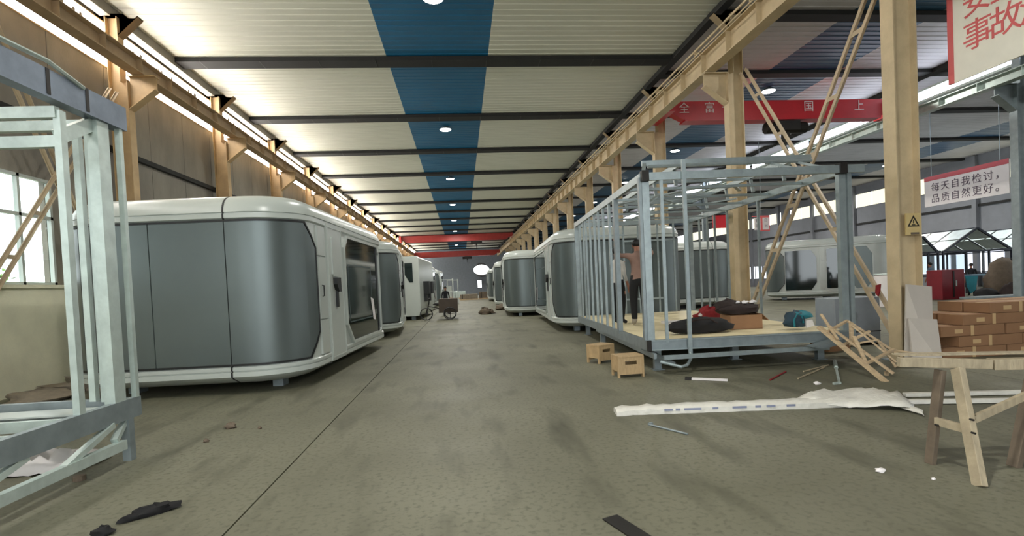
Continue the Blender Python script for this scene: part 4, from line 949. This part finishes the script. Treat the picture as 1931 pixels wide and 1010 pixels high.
person('worker with dark hair behind the blue table', (23.9, 24.5, 0), R(200), {}, dict(shirt=mat('blue_grey_shirt', (.3, .38, .45), .8), pants=M_BPT, shoe=M_DSH), .98)
person('worker in dark clothes standing behind the sack heap', (24.6, 23.0, 0), R(150), {}, dict(shirt=M_DSH, pants=M_BPT, shoe=M_DSH), .9)
person('worker in pale top beyond the crossed braces, by the white cabin', (17.6, 22.4, 0), R(190), {}, dict(shirt=M_WSH, pants=mat('grey_trousers', (.4, .42, .45), .8), shoe=M_DSH), 1.0)

# ================================================================== RIGHT BACKGROUND
M_HF = mat('dark_house_frame', (.16, .18, .22), .5, metal=.3)
for i, (gx, lab) in enumerate(((24.2, 'leftmost glass house frame with dark gable behind near column'), (27.35, 'middle glass house frame with dark gable and pale roof'), (31.5, 'rightmost glass house frame with dark gable'))):
    t = thing('glass_house', lab, 'glass house', (gx, 25.2, 0)); hw, ze, zp, Lh = 2.45, 2.25, 3.45, 6.5
    hw = (.85, 2.0, 2.0)[i]; zp = (3.1, 3.45, 3.45)[i]
    for y in (0, Lh):
        bars(t, 'rafter', [((-hw, y, ze), (0, y, zp)), ((hw, y, ze), (0, y, zp))], .09, .1, M_HF)
        bars(t, 'tie_beam', [((-hw, y, ze), (hw, y, ze))], .08, .09, M_HF)
    bars(t, 'post', [((x, y, 0), (x, y, ze)) for x in (-hw, -hw/3, hw/3, hw) for y in (0, Lh)], .08, .08, M_HF)
    bars(t, 'rail', [((x, 0, z), (x, Lh, z)) for x in (-hw, hw) for z in (1.0, ze)]+[((-hw, 0, 1.0), (hw, 0, 1.0)), ((0, 0, zp), (0, Lh, zp))], .05, .06, M_HF)
    for s in (-1, 1):
        for k in range(5):
            y0 = k*Lh/5
            MB().bar((s*hw, y0, ze), (0, y0, zp), .04, .05).build('roof_bar', M_HF, t)
            for (u0, u1) in ((.05, .48), (.52, .95)):
                a = Vector((s*hw, 0, ze+.03)).lerp(Vector((0, 0, zp+.03)), u0); b = Vector((s*hw, 0, ze+.03)).lerp(Vector((0, 0, zp+.03)), u1)
                MB().add([(a.x, y0+.06, a.z), (a.x, y0+Lh/5-.06, a.z), (b.x, y0+Lh/5-.06, b.z), (b.x, y0+.06, b.z)], [(0, 1, 2, 3)]).build('roof_pane', mat('frosted_roof_pane', (.88, .94, .95), .4), t)
    for k in range(3):
        x0 = -hw+k*2*hw/3; MB().box(x0+.06, x0+2*hw/3-.06, Lh-.01, Lh+.01, 1.06, ze-.06).build('pane', M_GLASSD, t)
t = thing('red_cabinet', 'dark red metal cabinet standing beside the near column background', 'cabinet', (22.0, 21.8, 0))
MB().box(-.55, .55, -.4, .4, 0, 1.35).build('cabinet_body', mat('dark_red_paint', (.45, .07, .12), .5), t, bevel=.02); MB().box(-.03, .03, -.43, -.4, .1, 1.3).build('door_seam', M_IRON, t); MB().box(.1, .14, -.44, -.4, .6, .85).build('handle', M_GALV, t)
t = thing('blue_table', 'light blue topped work table among the workers', 'table', (23.6, 22.4, 0))
MB().box(-1.0, 1.0, -.4, .4, 1.0, 1.06).build('table_top', mat('pale_blue_top', (.45, .58, .66), .5), t)
for x in (-.9, .9):
    for y in (-.35, .35): MB().box(x-.04, x+.04, y-.04, y+.04, 0, 1.0).build('leg', M_IRON, t)
tag(MB().prism([(-.3, 1.0), (.32, 1.0), (.2, .35), (-.05, .2), (-.22, .5)], 1, -.02, .02).build('turquoise_cloth', mat('turquoise_cloth', (.25, .62, .68), .8), loc=(23.5, 21.975, 0)), 'turquoise cloth hanging from the blue table edge', 'cloth')
for i, (x, y, rx, rz_, m, lab) in enumerate(((23.0, 19.6, .6, .5, M_BROWNC, 'dark sack at the left end of the heap'), (24.05, 19.7, .5, .7, M_SOIL, 'grey-brown sack in the middle of the heap'), (24.1, 21.1, .8, 1.25, M_WOODD, 'big brown sack standing at the back of the heap'), (25.3, 20.1, .7, .8, M_BROWNC, 'dark sack at the right of the heap'), (22.4, 20.3, .4, .35, M_BLACK, 'low black bundle left of the sacks'))):
    tag(MB().blob((0, 0, rz_*.5), rx, .45, rz_*.93, 70+i, 18, .1).build('sack', m, None, 60, loc=(x, y, 0)), lab, 'sack', 'heap of sacks in the right background')
t = thing('low_bench', 'pale low bench in front of the sack heap', 'bench', (20.0, 16.8, 0))
MB().box(-2.2, 2.2, -.3, .3, .34, .40).build('bench_top', M_GALVD, t)
for x in (-2, 0, 2): MB().box(x-.04, x+.04, -.25, .25, 0, .34).build('leg', M_GALVD, t)
# motor scooter and white tub near the striding braces
t = thing('white_tub', 'white tub standing in front of the white cabin across', 'tub', (17.2, 19.6, 0))
MB().tube([(0, 0, 0), (0, 0, 1.25), (0, 0, 1.3)], [.38, .45, .40], 16).build('tub_body', M_SIGNW, t, 40); MB().tube([(0, 0, 1.3), (0, 0, 1.34)], [.47, .46], 16).build('lid', M_GALV, t, 40)

# ================================================================== FAR AISLE
t = thing('tricycle_cart', 'dark cargo tricycle with brown box, beside the flat white cabin', 'tricycle', (-1.1, 26.6, 0), R(0))
MB().box(-.1, .85, -.4, .5, .35, 1.05).build('cargo_box', mat('brown_cargo_box', (.25, .21, .17), .7), t, bevel=.01)
for x, y in ((-.75, 0), (.45, -.45), (.45, .5)):
    rim = [(x+.30*math.cos(k*math.pi/8), y, .31+.30*math.sin(k*math.pi/8)) for k in range(17)]
    wv = MB().tube(rim, .03, 6, cap=False).build('wheel', M_GASKET, t)
    MB().tube([(x, y-.05, .31), (x, y+.05, .31)], .05, 8).bar((x-.28, y, .31), (x+.28, y, .31), .02, .02).bar((x, y, .03), (x, y, .59), .02, .02).build('spokes', M_IRON, wv)
MB().tube([(-.75, 0, .31), (-.6, 0, .85), (-.58, 0, 1.1)], .03, 6).tube([(-.65, 0, .7), (-.2, 0, .6), (.0, 0, .5)], .03, 6).build('fork_and_frame', M_IRON, t)
MB().tube([(-.55, -.3, 1.08), (-.58, 0, 1.1), (-.55, .3, 1.08)], .02, 6).build('handlebar', M_IRON, t); MB().blob((-.25, 0, .78), .16, .12, .06, 1, 10, .05).build('saddle', M_BLACK, t)
person('tiny figure in dark clothes standing behind the tricycle', (-1.0, 31.5, 0), R(20), {}, dict(shirt=M_DSH, pants=M_BPT, shoe=M_DSH), .95, fingers=False)
for i, (x, y, w_, h_, m, lab) in enumerate(((.8, 63, 2.2, .7, M_SOIL, 'low brown pallet load in the middle of far aisle'), (2.6, 63.5, 1.2, .9, M_WOODD, 'brown stacked load at far right of the aisle'), (-.4, 72, 1.8, 1.0, M_GALV, 'pale stacked panels at the far end of the aisle'), (-2.0, 75, 1.2, 1.8, M_WHITE, 'white upright unit at the far left end'))):
    t = thing('pallet_load', lab, 'pallet load', (x, y, 0))
    MB().box(-w_/2, w_/2, -.6, .6, 0, .14).build('pallet', M_WOOD, t); MB().box(-w_/2+.05, w_/2-.05, -.5, .5, .14, h_).build('load', m, t, bevel=.03); MB().box(-w_/2+.3, -w_/2+.36, -.505, .505, .14, h_+.005).build('strap', M_IRON, t)
for i, (px, py, lab) in enumerate(((915, 592, 'small dark bundle on the aisle floor left of second right cabin'), (945, 584, 'small dark heap at the foot of the second right cabin'))):
    p = at(px, py, z=0); tag(MB().blob((0, 0, .13), .35, .3, .22, 80+i, 14, .3).blob((.35, .1, .1), .2, .2, .16, 83+i, 10, .3).build('scrap_heap', M_WOODD, None, 60, loc=p), lab, 'heap')
# upright white frames beyond the left cabins
for i, (x, y, lab) in enumerate(((-1.3, 47, 'white upright rack at far left of aisle, nearer'), (-.9, 52, 'white upright rack at far left of aisle, farther'))):
    t = thing('white_rack', lab, 'rack', (x, y, 0))
    bars(t, 'post', [((a_, b_, 0), (a_, b_, 2.4)) for a_ in (-.5, .5) for b_ in (-.5, .5)], .08, .08, M_WHITE)
    bars(t, 'shelf', [((-.5, 0, z), (.5, 0, z)) for z in (.5, 1.2, 2.3)], 1.0, .05, M_WHITE)

p = at(1652, 546, X=7.40)
o = MB().prism([(-.06, .10), (.04, .08), (.06, -.06), (.0, -.12), (-.04, -.03)], 0, -.012, .012).build('red_rag', M_REDC, loc=(7.44, p.y, p.z)); tag(o, 'small red rag tied on the brace left of near column', 'rag')
